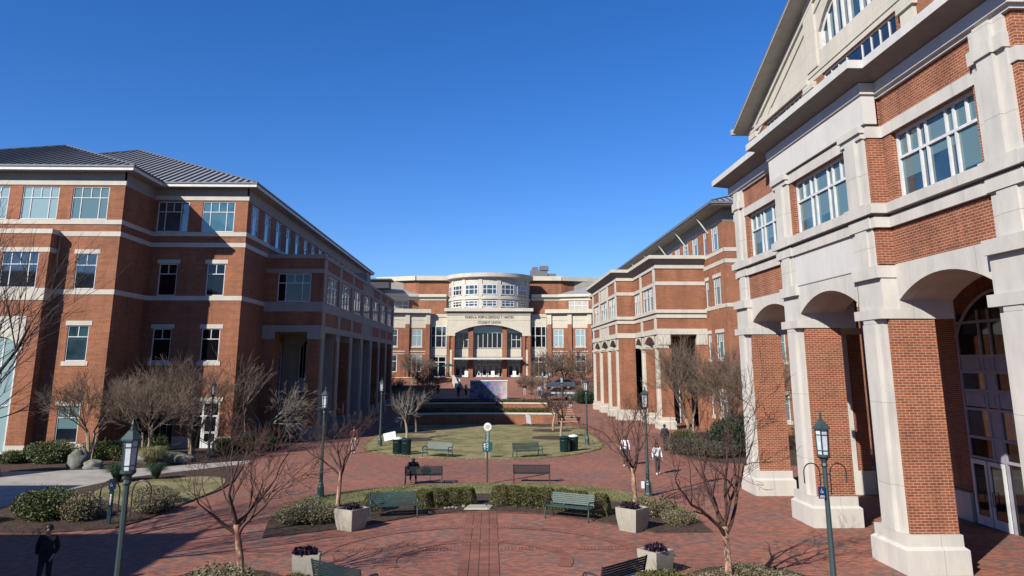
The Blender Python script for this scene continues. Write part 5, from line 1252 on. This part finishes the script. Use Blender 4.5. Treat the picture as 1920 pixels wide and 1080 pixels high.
# bark chips
rr = random.Random(6); mb = MB(); polys = [arc_out + arc_in, bedL2, bedF(-1), bedF(1)]
for P in polys:
    xs = [p[0] for p in P]; yy = [p[1] for p in P]; c = 0
    while c < 5000:
        p = (rr.uniform(min(xs), max(xs)), rr.uniform(min(yy), max(yy)))
        if inside(p, P) and not (P is polys[0] and inside(p, lawn_arc)): leaf(mb, Vector((p[0], p[1], .06 + rr.random() * .02)), rr.uniform(.015, .04), rr, 2); c += 1
        else: c += .2
tag(mb.build('bark_chips', 'mulch'), 'loose bark chips over the near planting beds', 'bark chips', kind='stuff')

# ------------------------------------------------------------------ bare trees
def grow(seed, stems, trunk_h, r0, height, spread, levels=5, kids_=3, twig_r=.005, lean=(0, 0), wob=.12, first_ang=.5, curve=.25, trunk_wob=.04, clump=1.0, droop=0, bonus=1):
    rr = random.Random(seed); T = MB(); C = MB()
    def branch(p, d, L, r, lv):
        n = 4 if lv < 2 else 3; pts = [p.copy()]; rad = [r]; q = p.copy(); dd = d.copy()
        r1 = r * .62 if lv < levels else twig_r * .6
        for i in range(n):
            dd = (dd + Vector((rr.gauss(0, wob), rr.gauss(0, wob), rr.gauss(0, wob) + curve * .18 - droop * lv * .03))).normalized()
            q = q + dd * (L / n); pts.append(q.copy()); rad.append(r + (r1 - r) * (i + 1) / n)
        (T if lv == 0 and False else C).tube(pts, rad, 5 if lv < 2 else (4 if lv < 3 else 3), False)
        if lv >= levels: return
        m = kids_ + (1 if rr.random() < .5 else 0) + (bonus if lv < 3 else 0)
        for k in range(m):
            f = 1.0 if k == 0 else rr.uniform(.35, .95); i = min(n, max(1, int(round(f * n)))); b = pts[i]
            a = rr.uniform(.25, .75) if k else rr.uniform(.05, .3)
            ax = dd.orthogonal().normalized(); ax = Matrix.Rotation(rr.uniform(0, 6.28), 3, dd) @ ax
            nd = (Matrix.Rotation(a * clump, 3, ax) @ dd).normalized()
            branch(b, nd, L * rr.uniform(.58, .82), max(twig_r, rad[i] * (.78 if k == 0 else .6)), lv + 1)
    tot = sum(.70 ** i for i in range(levels + 1)); L0 = (height - trunk_h) / tot * 1.18
    for s in range(stems):
        a = 2 * pi * s / stems + rr.uniform(-.4, .4); off = Vector((cos(a), sin(a), 0)) * (r0 * 1.3 if stems > 1 else 0)
        k = .12 if stems > 1 else .02
        pts = [off * 1.0]; dd = Vector((cos(a) * k + lean[0], sin(a) * k + lean[1], 1)).normalized(); q = off.copy(); n = 6
        for i in range(n):
            dd = (dd + Vector((rr.gauss(0, trunk_wob), rr.gauss(0, trunk_wob), 0))).normalized(); q = q + dd * trunk_h / n; pts.append(q.copy())
        T.tube([p for p in pts], [r0 * (1.15 - .35 * i / n) for i in range(n + 1)], 8, True)
        nb = 6 if stems == 1 else 3
        for b in range(nb):
            aa = 2 * pi * b / nb + rr.uniform(-.5, .5) if stems == 1 else a + rr.uniform(-.8, .8)
            d2 = Vector((cos(aa) * sin(first_ang * spread), sin(aa) * sin(first_ang * spread), cos(first_ang * spread))).normalized()
            st_ = pts[-1] if b % 2 == 0 else pts[-2]
            branch(st_.copy(), d2, L0 * rr.uniform(.85, 1.1), r0 * .58, 1)
    return T, C
def tree(name, lab, x, y, z, par, bark, twig, rz=0, sc_=1, group=None):
    t = thing(name, lab, 'tree', (x, y, z), rz, group); T, C = grow(**par); hm = max(v[2] for v in C.v); h0 = par['height']; k0 = par['trunk_h']
    par = dict(par, height=k0 + (h0 - k0) * (h0 - k0) / max(.5, hm - k0)); T, C = grow(**par); T.build('trunk', bark, t, True); C.build('crown', twig, t, True); t.scale = (sc_,) * 3; return t
CM = dict(stems=1, trunk_h=1.5, r0=.10, height=5.0, spread=1.05, levels=6, kids_=2, twig_r=.0062, wob=.17, first_ang=.66, curve=.45, clump=1.3, bonus=0)
GT = 'bare crape myrtles along the plaza'
tree('crape_myrtle', 'nearest left bare crape myrtle with flaking orange trunk, rising from the bottom edge', -6.7, 22.9, 0, dict(CM, seed=11, height=5.2, trunk_h=1.7, spread=1.1), 'bark', 'twig', .4, 1, GT)
tree('crape_myrtle', 'nearest right bare crape myrtle with coppery trunk, in front of the third pier', 6.5, 22.4, 0, dict(CM, seed=23, height=6.6, trunk_h=1.6, spread=1.1), 'bark', 'twig', 1.2, 1, GT)
tree('crape_myrtle', 'bare crape myrtle behind the left rear planter, beside the left lamp post', -6.4, 34.9, 0, dict(CM, seed=31, height=4.4, trunk_h=1.5, r0=.085, spread=.95), 'bark', 'twig', 0, 1, GT)
tree('crape_myrtle', 'bare crape myrtle behind the right rear planter, in front of the walker in white', 6.25, 34.7, 0, dict(CM, seed=42, height=5.0, trunk_h=1.6, r0=.10, spread=1.05), 'bark', 'twig', 2, 1, GT)
for i, (x, y, sd, lab) in enumerate([(-6.5, 63.8, 51, 'young pale bare tree in the nearer left mulch ring on the far lawn'), (-6.45, 70.9, 52, 'young pale bare tree in the farther left mulch ring on the far lawn'), (5.75, 72.2, 53, 'young bare tree in the farther right mulch ring on the far lawn'), (5.85, 65.2, 54, 'young bare tree in the nearer right mulch ring on the far lawn')]):
    tree('young_tree', lab, x, y, 0, dict(CM, bonus=1 if i < 2 else 0, seed=sd, height=4.7, trunk_h=1.6, r0=.10, twig_r=.009, levels=4, spread=.95), 'bark_pale', 'twig_pale' if i < 2 else 'twig', i, 1, 'young trees on the far lawn')
MM = dict(stems=4, trunk_h=1.9, r0=.07, height=6.4, spread=1.0, levels=5, kids_=3, twig_r=.009, wob=.15, first_ang=.7, curve=.35)
GM = 'multi-stem crape myrtles before the left building'
for i, (x, y, sd, h, lab) in enumerate([(-24.5, 50.4, 61, 6.0, 'leftmost multi-stem bare myrtle before the left wing, right of the boulders'), (-20.7, 49.4, 62, 6.4, 'multi-stem bare myrtle rising from the golden grass'), (-19.4, 53.2, 63, 6.9, 'multi-stem bare myrtle beside the white side door')]):
    tree('crape_myrtle', lab, x, y, 0, dict(MM, seed=sd, height=h), 'bark_pale', 'twig_grey', i * .9, 1, GM)
tree('bare_tree', 'pale bare tree with wide leaning limbs before the left portico opening', -16.9, 60.5, 0, dict(stems=2, trunk_h=1.7, r0=.10, height=6.3, spread=1.1, levels=5, kids_=3, twig_r=.010, seed=71, wob=.15, first_ang=.75, curve=.1), 'bark_pale', 'twig_pale', .3)
tree('bare_tree', 'slim grey bare tree close to the brick corner left of the portico', -17.6, 58.9, 0, dict(stems=1, trunk_h=2.6, r0=.09, height=7.4, spread=.55, levels=5, kids_=2, twig_r=.009, seed=72, first_ang=.5), 'bark_pale', 'twig_grey', .3)
tree('bare_tree', 'low grey bare shrubby tree left of the junipers', -18.3, 53.8, 0, dict(stems=3, trunk_h=.8, r0=.05, height=3.4, spread=1.3, levels=5, kids_=2, twig_r=.007, seed=73, first_ang=.7), 'bark_pale', 'twig_grey')
DM = dict(stems=3, trunk_h=1.8, r0=.09, height=9.0, spread=.75, levels=5, kids_=3, twig_r=.011, wob=.14, first_ang=.5, curve=.35)
for i, (x, y, sd, h, lab) in enumerate([(15.6, 61.5, 81, 8.6, 'tall dense bare tree before the right arcade end opening'), (17.6, 58.4, 82, 8.4, 'tall dense bare tree between the arcade and the holly bushes'), (18.3, 53.6, 83, 7.4, 'tall bare tree just left of the third pier')]):
    tree('bare_tree', lab, x, y, 0, dict(DM, seed=sd, height=h), 'bark_pale', 'twig_grey', i, 1, 'bare trees in the right bed')
# big tree whose limbs enter from the left edge
tree('large_tree', 'large dark bare tree whose limbs reach in from the left edge', -16.6, 23.0, 0, dict(stems=1, trunk_h=2.2, r0=.2, height=12.5, spread=1.1, levels=5, kids_=3, twig_r=.008, seed=95, wob=.08, first_ang=.72, curve=.45), 'twig_dark', 'twig_dark', .5)
# trees before the student union
FM = dict(stems=3, trunk_h=1.4, r0=.10, height=6.2, spread=1.15, levels=4, kids_=4, twig_r=.020, wob=.15, first_ang=.7, curve=.2)
ft = tree('bare_tree', 'brown bare tree before the union windows left of the entrance', -13.6, 141, 2.1, dict(FM, seed=101), 'bark_pale', 'twig_grey', 0, 1, 'bare trees before the union')
for i, (x, y, s, rz, lab) in enumerate([(9.8, 138, .95, 1, 'brown bare tree right of the entrance, left one of the cluster'), (13.4, 141, 1.2, 2, 'tallest brown bare tree in the cluster right of the entrance'), (16.4, 138, .95, 3, 'brown bare tree in the cluster nearest the right arcade'), (5.9, 123, .5, 4, 'bare tree in front of the parked vehicles'), (6.3, 118, .5, 5, 'bare tree beside the right end of the painted wall'), (-15.2, 113, .85, .7, 'bare tree beyond the last portico column'), (-8.2, 113, .7, 2.2, 'small reddish bare tree behind the dark bins of the upper plaza'), (15.0, 121, .55, 2.9, 'bare tree at the right end of the pickup'), (7.4, 90, .30, 1.9, 'small bare tree at the right end of the hedges')]):
    dup(ft, (x, y, zt(y) if not (-8.3 < x < 7.2 and 88 < y < 136) else 1.3), rz, lab, 'bare trees before the union', s)

# ------------------------------------------------------------------ people
def skin_mesh(name, joints, edges, mat, parent, sub=2, root=0):
    me = bpy.data.meshes.new(name); me.from_pydata([j[0] for j in joints], edges, []); o = bpy.data.objects.new(name, me); COL.objects.link(o)
    m = o.modifiers.new('s', 'SKIN'); m.use_smooth_shade = True
    sv = me.skin_vertices[0].data
    for i, j in enumerate(joints): r = j[1]; sv[i].radius = (r, r) if not hasattr(r, '__len__') else r
    sv[root].use_root = True
    s = o.modifiers.new('ss', 'SUBSURF'); s.levels = sub; s.render_levels = sub
    dg = bpy.context.evaluated_depsgraph_get(); dg.update(); nm = bpy.data.meshes.new_from_object(o.evaluated_get(dg)); COL.objects.unlink(o); bpy.data.objects.remove(o)
    nm.materials.clear(); nm.materials.append(M[mat] if isinstance(mat, str) else mat)
    n = bpy.data.objects.new(name, nm); COL.objects.link(n); n.parent = parent; return n
def person(lab, x, y, z, rz, h=1.7, pose='stand', top='cloth_white', legs='cloth_black', skin='skin', hair='hair', shoes='shoe_white', long_hair=False, hood=False, pack=None, near=True, group=None, coat=False, arms='down', stride=1):
    t = thing('person', lab, 'person', (x, y, z), rz, group); s = h / 1.72
    V = lambda a, b, c: (a * s, b * s, c * s)
    st = .17 * stride if pose == 'walk' else .0
    hip = [V(-.09, 0, .90), V(.09, 0, .90)]
    if pose == 'sit':
        pz = .50; P = V(0, .02, pz); waist = V(0, .04, .66); chest = V(0, .0, .88); neck = V(0, -.05, 1.03); chin = V(0, -.10, 1.06); head = V(0, -.12, 1.14); crown = V(0, -.11, 1.21)
        knees = [V(-.12, -.44, .50), V(.12, -.44, .50)]; ank = [V(-.14, -.40, .10), V(.14, -.46, .10)]; toes = [V(-.15, -.54, .03), V(.15, -.60, .03)]; hip = [V(-.09, 0, .50), V(.09, 0, .50)]
        sh = [V(-.19, -.03, .98), V(.19, -.03, .98)]; el = [V(-.29, -.10, .74), V(.29, -.10, .74)]; wr = [V(-.12, -.36, .72), V(.10, -.36, .72)]
    else:
        P = V(0, 0, .93); waist = V(0, .0, 1.06); chest = V(0, .0, 1.28); neck = V(0, .005, 1.45); chin = V(0, -.01, 1.51); head = V(0, -.012, 1.60); crown = V(0, 0, 1.67)
        knees = [V(-.10, -st * .75, .49), V(.10, st * .2, .49)]; ank = [V(-.10, -st, .09), V(.10, st * 1.35, .11 if not st else .16)]; toes = [V(-.11, -st - .15, .03), V(.11, st * 1.35 - .13, .03 if not st else .05)]
        sh = [V(-.18, 0, 1.40), V(.18, 0, 1.40)]; el = [V(-.235, .02 + st * .5, 1.13), V(.235, .02 - st * .5, 1.13)]; wr = [V(-.24, -.03 + st * .6, .89), V(.24, -.06 - st * .9, .90)]
        if arms == 'pocket': el = [V(-.25, .06, 1.13), V(.25, .06, 1.13)]; wr = [V(-.19, -.09, .96), V(.19, -.09, .96)]
        if arms == 'hip': el = [V(-.30, .03, 1.16), V(.24, .0, 1.13)]; wr = [V(-.20, -.12, 1.02), V(.25, -.08, .90)]
    J = [(P, .115 * s), (waist, .10 * s), (chest, (.135 * s, .11 * s)), (neck, .05 * s), (chin, .06 * s), (head, .092 * s), (crown, .07 * s)]
    Ed = [(0, 1), (1, 2), (2, 3), (3, 4), (4, 5), (5, 6)]
    def chain(pts, start):
        k = start
        for p, r in pts: J.append((p, r * s)); Ed.append((k, len(J) - 1)); k = len(J) - 1
        return k
    for i in (0, 1):
        kf = chain([(hip[i], .09), (knees[i], .055), (ank[i], .038), (toes[i], .035)], 0)
        kw = chain([(sh[i], .058), (el[i], .042), (wr[i], .027)], 2)
        w = Vector(wr[i]); e = Vector(el[i]); d = (w - e).normalized(); pal = w + d * .07 * s; kp = chain([(tuple(pal), .032)], kw)
        if near:
            side = d.cross(Vector((1, 0, 0))).normalized() if abs(d.x) < .8 else Vector((0, 1, 0)); inn = Vector((1 if i == 0 else -1, 0, 0))
            for q, L in ((-.030, .060), (-.010, .075), (.010, .070), (.028, .055)):
                a = pal + side * q * s + d * .03 * s; chain([(tuple(a + d * L * .5 * s), .0095), (tuple(a + d * L * .95 * s + inn * .012 * s), .008)], kp)
            a = w + d * .03 * s - side * .035 * s; chain([(tuple(a), .011), (tuple(a + d * .045 * s - side * .018 * s), .009)], kw)
    hd = Vector(head); fdir = Vector((0, -1, 0))
    chain([(tuple(hd + fdir * .098 * s + Vector((0, 0, -.012 * s))), .014)], 5)
    for q in (-1, 1): chain([(tuple(hd + Vector((q * .092 * s, .008 * s, -.01 * s))), .016)], 5)
    body = skin_mesh('body', J, Ed, skin, t, 2)
    g = (.05 if pose == 'sit' and coat else .022) * s; Jt = [(P, .125 * s + (g if coat else 0)), (waist, .115 * s + g * .5), (chest, (.150 * s + g * .4, .128 * s + g * .4)), (tuple(Vector(neck) - Vector((0, 0, .03 * s))), .062 * s)]
    Et = [(0, 1), (1, 2), (2, 3)]
    if coat and pose != 'sit': Jt.append((V(0, 0, .78), .15 * s)); Et.append((0, 4))
    for i in (0, 1):
        b = len(Jt); wc = tuple(Vector(wr[i]) * .93 + Vector(el[i]) * .07); Jt += [(sh[i], .075 * s + g * .3), (el[i], .058 * s + g * .3), (wc, .042 * s + g * .2)]; Et += [(2, b), (b, b + 1), (b + 1, b + 2)]
    if hood: b = len(Jt); Jt += [(tuple(Vector(head) + Vector((0, .015 * s, 0))), .112 * s), (tuple(Vector(crown) + Vector((0, .01 * s, 0))), .08 * s)]; Et += [(3, b), (b, b + 1)]
    skin_mesh('jacket' if coat or hood else 'top', Jt, Et, top, t, 2)
    Jl = [(tuple(Vector(P) - Vector((0, 0, .01))), .122 * s)]; El = []
    for i in (0, 1):
        b = len(Jl); ac = tuple(Vector(ank[i]) + Vector((0, 0, .02 * s))); Jl += [(hip[i], .102 * s), (knees[i], .068 * s), (ac, .052 * s)]; El += [(0, b), (b, b + 1), (b + 1, b + 2)]
    skin_mesh('trousers', Jl, El, legs, t, 2)
    for i in (0, 1):
        mb = MB(); a = Vector(ank[i]); b = Vector(toes[i]); m = (a + b) / 2; mb.blob((m.x, m.y - .01 * s, max(.045 * s, b.z + .015)), (.05 * s, .14 * s, .048 * s), 8, 6); mb.build('shoe', shoes, t, True)
    if not hood:
        mb = MB(); hh = Vector(head) + Vector((0, .022 * s, .028 * s)); mb.blob(hh, (.105 * s, .108 * s, .105 * s), 12, 8, .15, 3)
        if long_hair: mb.blob(Vector(head) + Vector((0, .06 * s, -.12 * s)), (.105 * s, .06 * s, .20 * s), 10, 8, .2, 5); [mb.blob(Vector(head) + Vector((q * .085 * s, -.01 * s, -.12 * s)), (.03 * s, .045 * s, .17 * s), 8, 6) for q in (-1, 1)]
        mb.build('hair', hair, t, True)
    if near:
        mb = MB()
        for q in (-1, 1): mb.blob(hd + Vector((q * .032 * s, -.090 * s, .012 * s)), (.013 * s, .008 * s, .007 * s), 6, 4)
        mb.build('eyes', 'black', t)
        mb = MB(); mb.blob(hd + Vector((0, -.086 * s, -.048 * s)), (.024 * s, .008 * s, .007 * s), 6, 4); mb.build('mouth', 'cloth_maroon', t)
    if pack:
        pk = MB()
        c = Vector(chest) + Vector((0, .19 * s, -.05 * s)); pk.blob(c, (.155 * s, .10 * s, .22 * s), 12, 8, .1, 2)
        for q in (-1, 1): pk.tube([c + Vector((q * .1 * s, -.06 * s, .16 * s)), Vector(chest) + Vector((q * .115 * s, -.01, .17 * s)), Vector(chest) + Vector((q * .115 * s, -.155 * s, .06 * s)), Vector(chest) + Vector((q * .13 * s, -.13 * s, -.13 * s)), c + Vector((q * .13 * s, -.04, -.12 * s))], .018 * s, 5)
        b = pk.build('backpack', pack, None, True); b.location = (x, y, z); b.rotation_euler = (0, 0, rz); tag(b, 'backpack on the ' + ' '.join(lab.split()[:12]), 'backpack')
    return t
person('shaded person in a dark jacket standing in the bottom left corner', -11.85, 22.6, 0, .2, 1.74, 'walk', 'cloth_black', 'cloth_jeans', 'skin', shoes='cloth_black', coat=True, arms='pocket', stride=.5)
person('person in a maroon sweater and pale trousers walking away past the left bins', -9.2, 55.0, 0, pi + .2, 1.76, 'walk', 'cloth_maroon', 'cloth_khaki', 'skin', stride=.7)
person('walker in white hoodie and dark trousers, left one of the pair', 8.15, 48.1, 0, -.1, 1.72, 'walk', 'cloth_white', 'cloth_grey', 'skin_dark', pack='cloth_navy', stride=.8)
person('walker in white hoodie with long dark hair, right one of the pair', 9.3, 44.5, 0, .05, 1.66, 'walk', 'cloth_white', 'cloth_grey', 'skin', long_hair=True, pack='cloth_navy', stride=.7)
person('walker in dark clothes walking away beside the arcade', 12.3, 56.0, 0, pi, 1.78, 'walk', 'cloth_grey', 'cloth_grey', 'skin_dark', shoes='cloth_grey', pack='cloth_navy', stride=.6)
person('person in a black hooded coat sitting on the black bench', -3.85, 41.32, .02, pi + .06, 1.74, 'sit', 'cloth_black', 'cloth_black', 'skin_dark', hood=True, coat=True, shoes='cloth_lightblue')
b = MB(); b.blob((0, 0, .17), (.28, .13, .17), 12, 8, .15, 4); b.tube([(-.15, 0, .2), (-.1, .05, .42), (.08, .05, .42), (.15, 0, .2)], .015, 4); b.tube([(.05, -.05, .1), (.22, .2, -.05), (.2, .25, -.35)], .012, 4); o = b.build('backpack', 'cloth_black', None, True); o.location = (-3.2, 41.28, .48); tag(o, 'black bag on the seat beside the hooded person', 'backpack')
far = [(-5.2, 138.5, 'cloth_lightblue', 'cloth_grey', 'walk', 'distant person in pale blue shirt climbing the entrance steps'), (5.2, 117, 'cloth_black', 'cloth_khaki', 'stand', 'distant person in black top right of the painted wall'), (6.9, 109, 'cloth_lightblue', 'cloth_grey', 'stand', 'distant person with white shirt left of the pickup'), (-7.6, 118, 'cloth_black', 'cloth_black', 'stand', 'distant dark figure standing near the ramp wall'), (-4.2, 108, 'cloth_black', 'cloth_black', 'stand', 'distant dark figure left of the painted wall'), (9.9, 97.5, 'cloth_grey', 'cloth_white', 'walk', 'distant walker in white trousers before the pickup'), (-3.3, 112, 'cloth_khaki', 'cloth_black', 'stand', 'distant person in beige beside the painted wall')]
for x, y, a, b_, ps, lab in far:
    z = zt(y) if not (-8.3 < x < 7.2 and 88 < y < 136) else 1.3
    person(lab, x, y, z, R.uniform(-1, 1), 1.72, ps, a, b_, 'skin', near=False, group='distant people on the upper plaza')
person('distant person in navy sitting on the second retaining wall', .9, 88.25, 1.2, 0, 1.7, 'sit', 'cloth_navy', 'cloth_navy', 'skin', near=False)
person('distant dark figure sitting by the left terrace wall', -11.0, 118, .1, 0, 1.7, 'sit', 'cloth_black', 'cloth_black', 'skin_dark', near=False)

# ------------------------------------------------------------------ vehicles (fronts to the left)
def vehicle(name, lab, cat, x, y, z, rz, mat, pickup):
    t = thing(name, lab, cat, (x, y, z), rz); t.scale = (1.1,) * 3; L = 2.85 if pickup else 2.3; W = .98; lower = MB()
    def sect(prof, w, mb, taper=0):
        n = len(prof); A = [(p[0], -w + (taper if p[1] > 1.2 else 0), p[1]) for p in prof]; B = [(p[0], w - (taper if p[1] > 1.2 else 0), p[1]) for p in prof]
        mb.face(A); mb.face(B[::-1])
        for i in range(n): j = (i + 1) % n; mb.face([A[i], A[j], B[j], B[i]])
    if pickup: prof = [(-L, .5), (-L, 1.0), (-L + .12, 1.12), (-1.35, 1.2), (-1.2, 1.22), (L - 1.9, 1.22), (L - 1.88, 1.28), (L, 1.28), (L, .55)]; cab = [(-1.4, 1.2), (-.55, 1.86), (.75, 1.9), (1.15, 1.22)]
    else: prof = [(-L, .4), (-L, .75), (-L + .15, .92), (-1.1, 1.05), (L - .1, 1.1), (L, .9), (L, .42)]; cab = [(-1.25, 1.03), (-.45, 1.62), (1.5, 1.66), (2.15, 1.1)]
    sect(prof, W, lower); bo = lower.build('body', mat, t); c = MB(); sect(cab, W - .06, c, .14); c.build('cab', mat, t)
    gz = MB()
    gw = [(cab[0][0] + .25, 1.26 if pickup else 1.12), (cab[1][0] + .08, cab[1][1] - .1), (cab[2][0] - .08, cab[2][1] - .1), (cab[3][0] - .22, 1.28 if pickup else 1.15)]
    for s in (-1, 1):
        q = lambda p: (p[0], s * (W - .05 - (.1 if p[1] > 1.4 else .0)), p[1]); gz.face([q(p) for p in gw])
    gz.face([(cab[0][0] - .02 + .1, -W + .2, cab[0][1] + .12), (cab[0][0] + .08, W - .2, cab[0][1] + .12), (cab[1][0] - .07, W - .3, cab[1][1] - .05), (cab[1][0] - .07, -W + .3, cab[1][1] - .05)])
    gz.build('windows', 'glass_black', t)
    for xx in (-L + .95, L - 1.05):
        for s in (-1, 1):
            r = .42 if pickup else .36; w = MB(); w.tube([(xx, s * (W - .2), r), (xx, s * (W + .02), r)], r, 16); wo = w.build('wheel', 'rubber', t); w = MB(); w.tube([(xx, s * (W + .0), r), (xx, s * (W + .03), r)], r * .6, 12); w.build('rim', 'alloy', wo)
    for s in (-1, 1): w = MB(); w.blob((-L + .06, s * .72, .92 if pickup else .72), (.09, .2, .1), 8, 6); w.build('headlight', 'white', t)
    if pickup:
        w = MB(); w.box(-.9, L - .1, -W - .012, -W - .004, .95, 1.12); w.build('side_stripe', 'white', t); w = MB(); w.hexa([(-L + .5, -W - .01, .6), (-.6, -W - .01, .6), (-.6, -W - .004, .6), (-L + .5, -W - .004, .6), (-L + 1.3, -W - .01, 1.1), (-.2, -W - .01, 1.1), (-.2, -W - .004, 1.1), (-L + 1.3, -W - .004, 1.1)]); w.build('livery_patch', 'car_dark', t)
    return t
vehicle('pickup_truck', 'silver and dark liveried pickup truck parked facing left near the right arcade', 'pickup truck', 10.6, 125.5, .22, .03, 'car_silver', True)
vehicle('parked_car', 'grey blue hatchback parked behind the pickup truck', 'car', 12.2, 137, 1.52, .0, 'car_blue', False)
# parasols and tables on the terrace
def parasol():
    t = thing('parasol', '', 'parasol'); b = MB(); b.tube([(0, 0, 0), (0, 0, 2.5)], .03, 6); b.build('pole', 'black', t); b = MB(); b.lathe([(1.35, 2.05), (.7, 2.4), (0, 2.65)], n=8); b.build('canopy', 'umbrella', t); b = MB(); b.lathe([(.5, .72), (.5, .76), (0, .76)], n=12); b.tube([(0, 0, 0), (0, 0, .72)], .06, 6); b.build('table_top', 'black', t); return t
pp = parasol()
for i, (x, lab) in enumerate([(-15.4, 'green parasol over a table, leftmost on the union terrace'), (-10.4, 'green parasol over a table, middle one on the union terrace'), (-7.6, 'green parasol over a table, nearest the entrance')]):
    o = pp if i == 0 else dup(pp, (0, 0, 0), 0, lab); o.location = (x, 145.5 + .6 * i, 3.25); o['label'] = lab; o['group'] = 'green parasols on the terrace'
for i, (x, lab) in enumerate([(-10.7, 'dark bin on the upper plaza, left one of two'), (-9.4, 'dark bin on the upper plaza, right one of two')]): dup(bp, (x, 116, .02), 0, lab, 'distant bins on the upper plaza')
# utility box on the lamp base
mb = MB(); mb.box(-.07, .07, -.05, .05, 0, .3); o = mb.build('junction_box', 'white'); o.location = (7.1, 37.4, .35); tag(o, 'small white box strapped to the right lamp post base', 'junction box')

# ------------------------------------------------------------------ light
AZ = radians(43); EL = radians(33)
W = bpy.data.worlds.new('World'); sc.world = W; W.use_nodes = True; N = W.node_tree.nodes; L = W.node_tree.links
sky = N.new('ShaderNodeTexSky'); sky.sky_type = 'NISHITA'; sky.sun_disc = False; sky.sun_elevation = EL
sky.altitude = 200; sky.air_density = 1.0; sky.dust_density = .1; sky.ozone_density = 3.0
sky.sun_rotation = pi + AZ
hs = N.new('ShaderNodeHueSaturation'); hs.inputs['Saturation'].default_value = 1.17; mt = N.new('ShaderNodeMix'); mt.data_type = 'RGBA'; mt.blend_type = 'MULTIPLY'; mt.inputs[0].default_value = 1; mt.inputs[7].default_value = (.84, .95, 1.30, 1); L.new(sky.outputs[0], mt.inputs[6]); L.new(mt.outputs[2], hs.inputs['Color'])
L.new(hs.outputs[0], N['Background'].inputs[0]); N['Background'].inputs[1].default_value = .066
sun = bpy.data.lights.new('sun', 'SUN'); sun.energy = 5; sun.angle = radians(.5); sun.color = (1, .94, .85)
so = bpy.data.objects.new('sun', sun); COL.objects.link(so)
d = Vector((sin(AZ) * cos(EL), cos(AZ) * cos(EL), -sin(EL))); so.rotation_euler = d.to_track_quat('-Z', 'Y').to_euler(); so.location = (-40, -40, 60)
vs = sc.view_settings; vs.view_transform = 'Standard'; vs.look = 'None'; vs.exposure = .8; vs.gamma = 1; vs.use_curve_mapping = False
sc.cycles.max_bounces = 6; sc.cycles.diffuse_bounces = 3; sc.cycles.glossy_bounces = 3

# clean, honest albedos : the picture is exposed half a stop up instead of using bright paint
for m in bpy.data.materials:
    if not m.use_nodes: continue
    p = m.node_tree.nodes.get('Principled BSDF')
    if not p: continue
    i = p.inputs['Base Color']
    if i.is_linked:
        src = i.links[0].from_socket; mx = m.node_tree.nodes.new('ShaderNodeMix'); mx.data_type = 'RGBA'; mx.blend_type = 'MULTIPLY'; mx.inputs[0].default_value = 1
        m.node_tree.links.new(src, mx.inputs[6]); mx.inputs[7].default_value = (.62, .62, .62, 1); m.node_tree.links.new(mx.outputs[2], i)
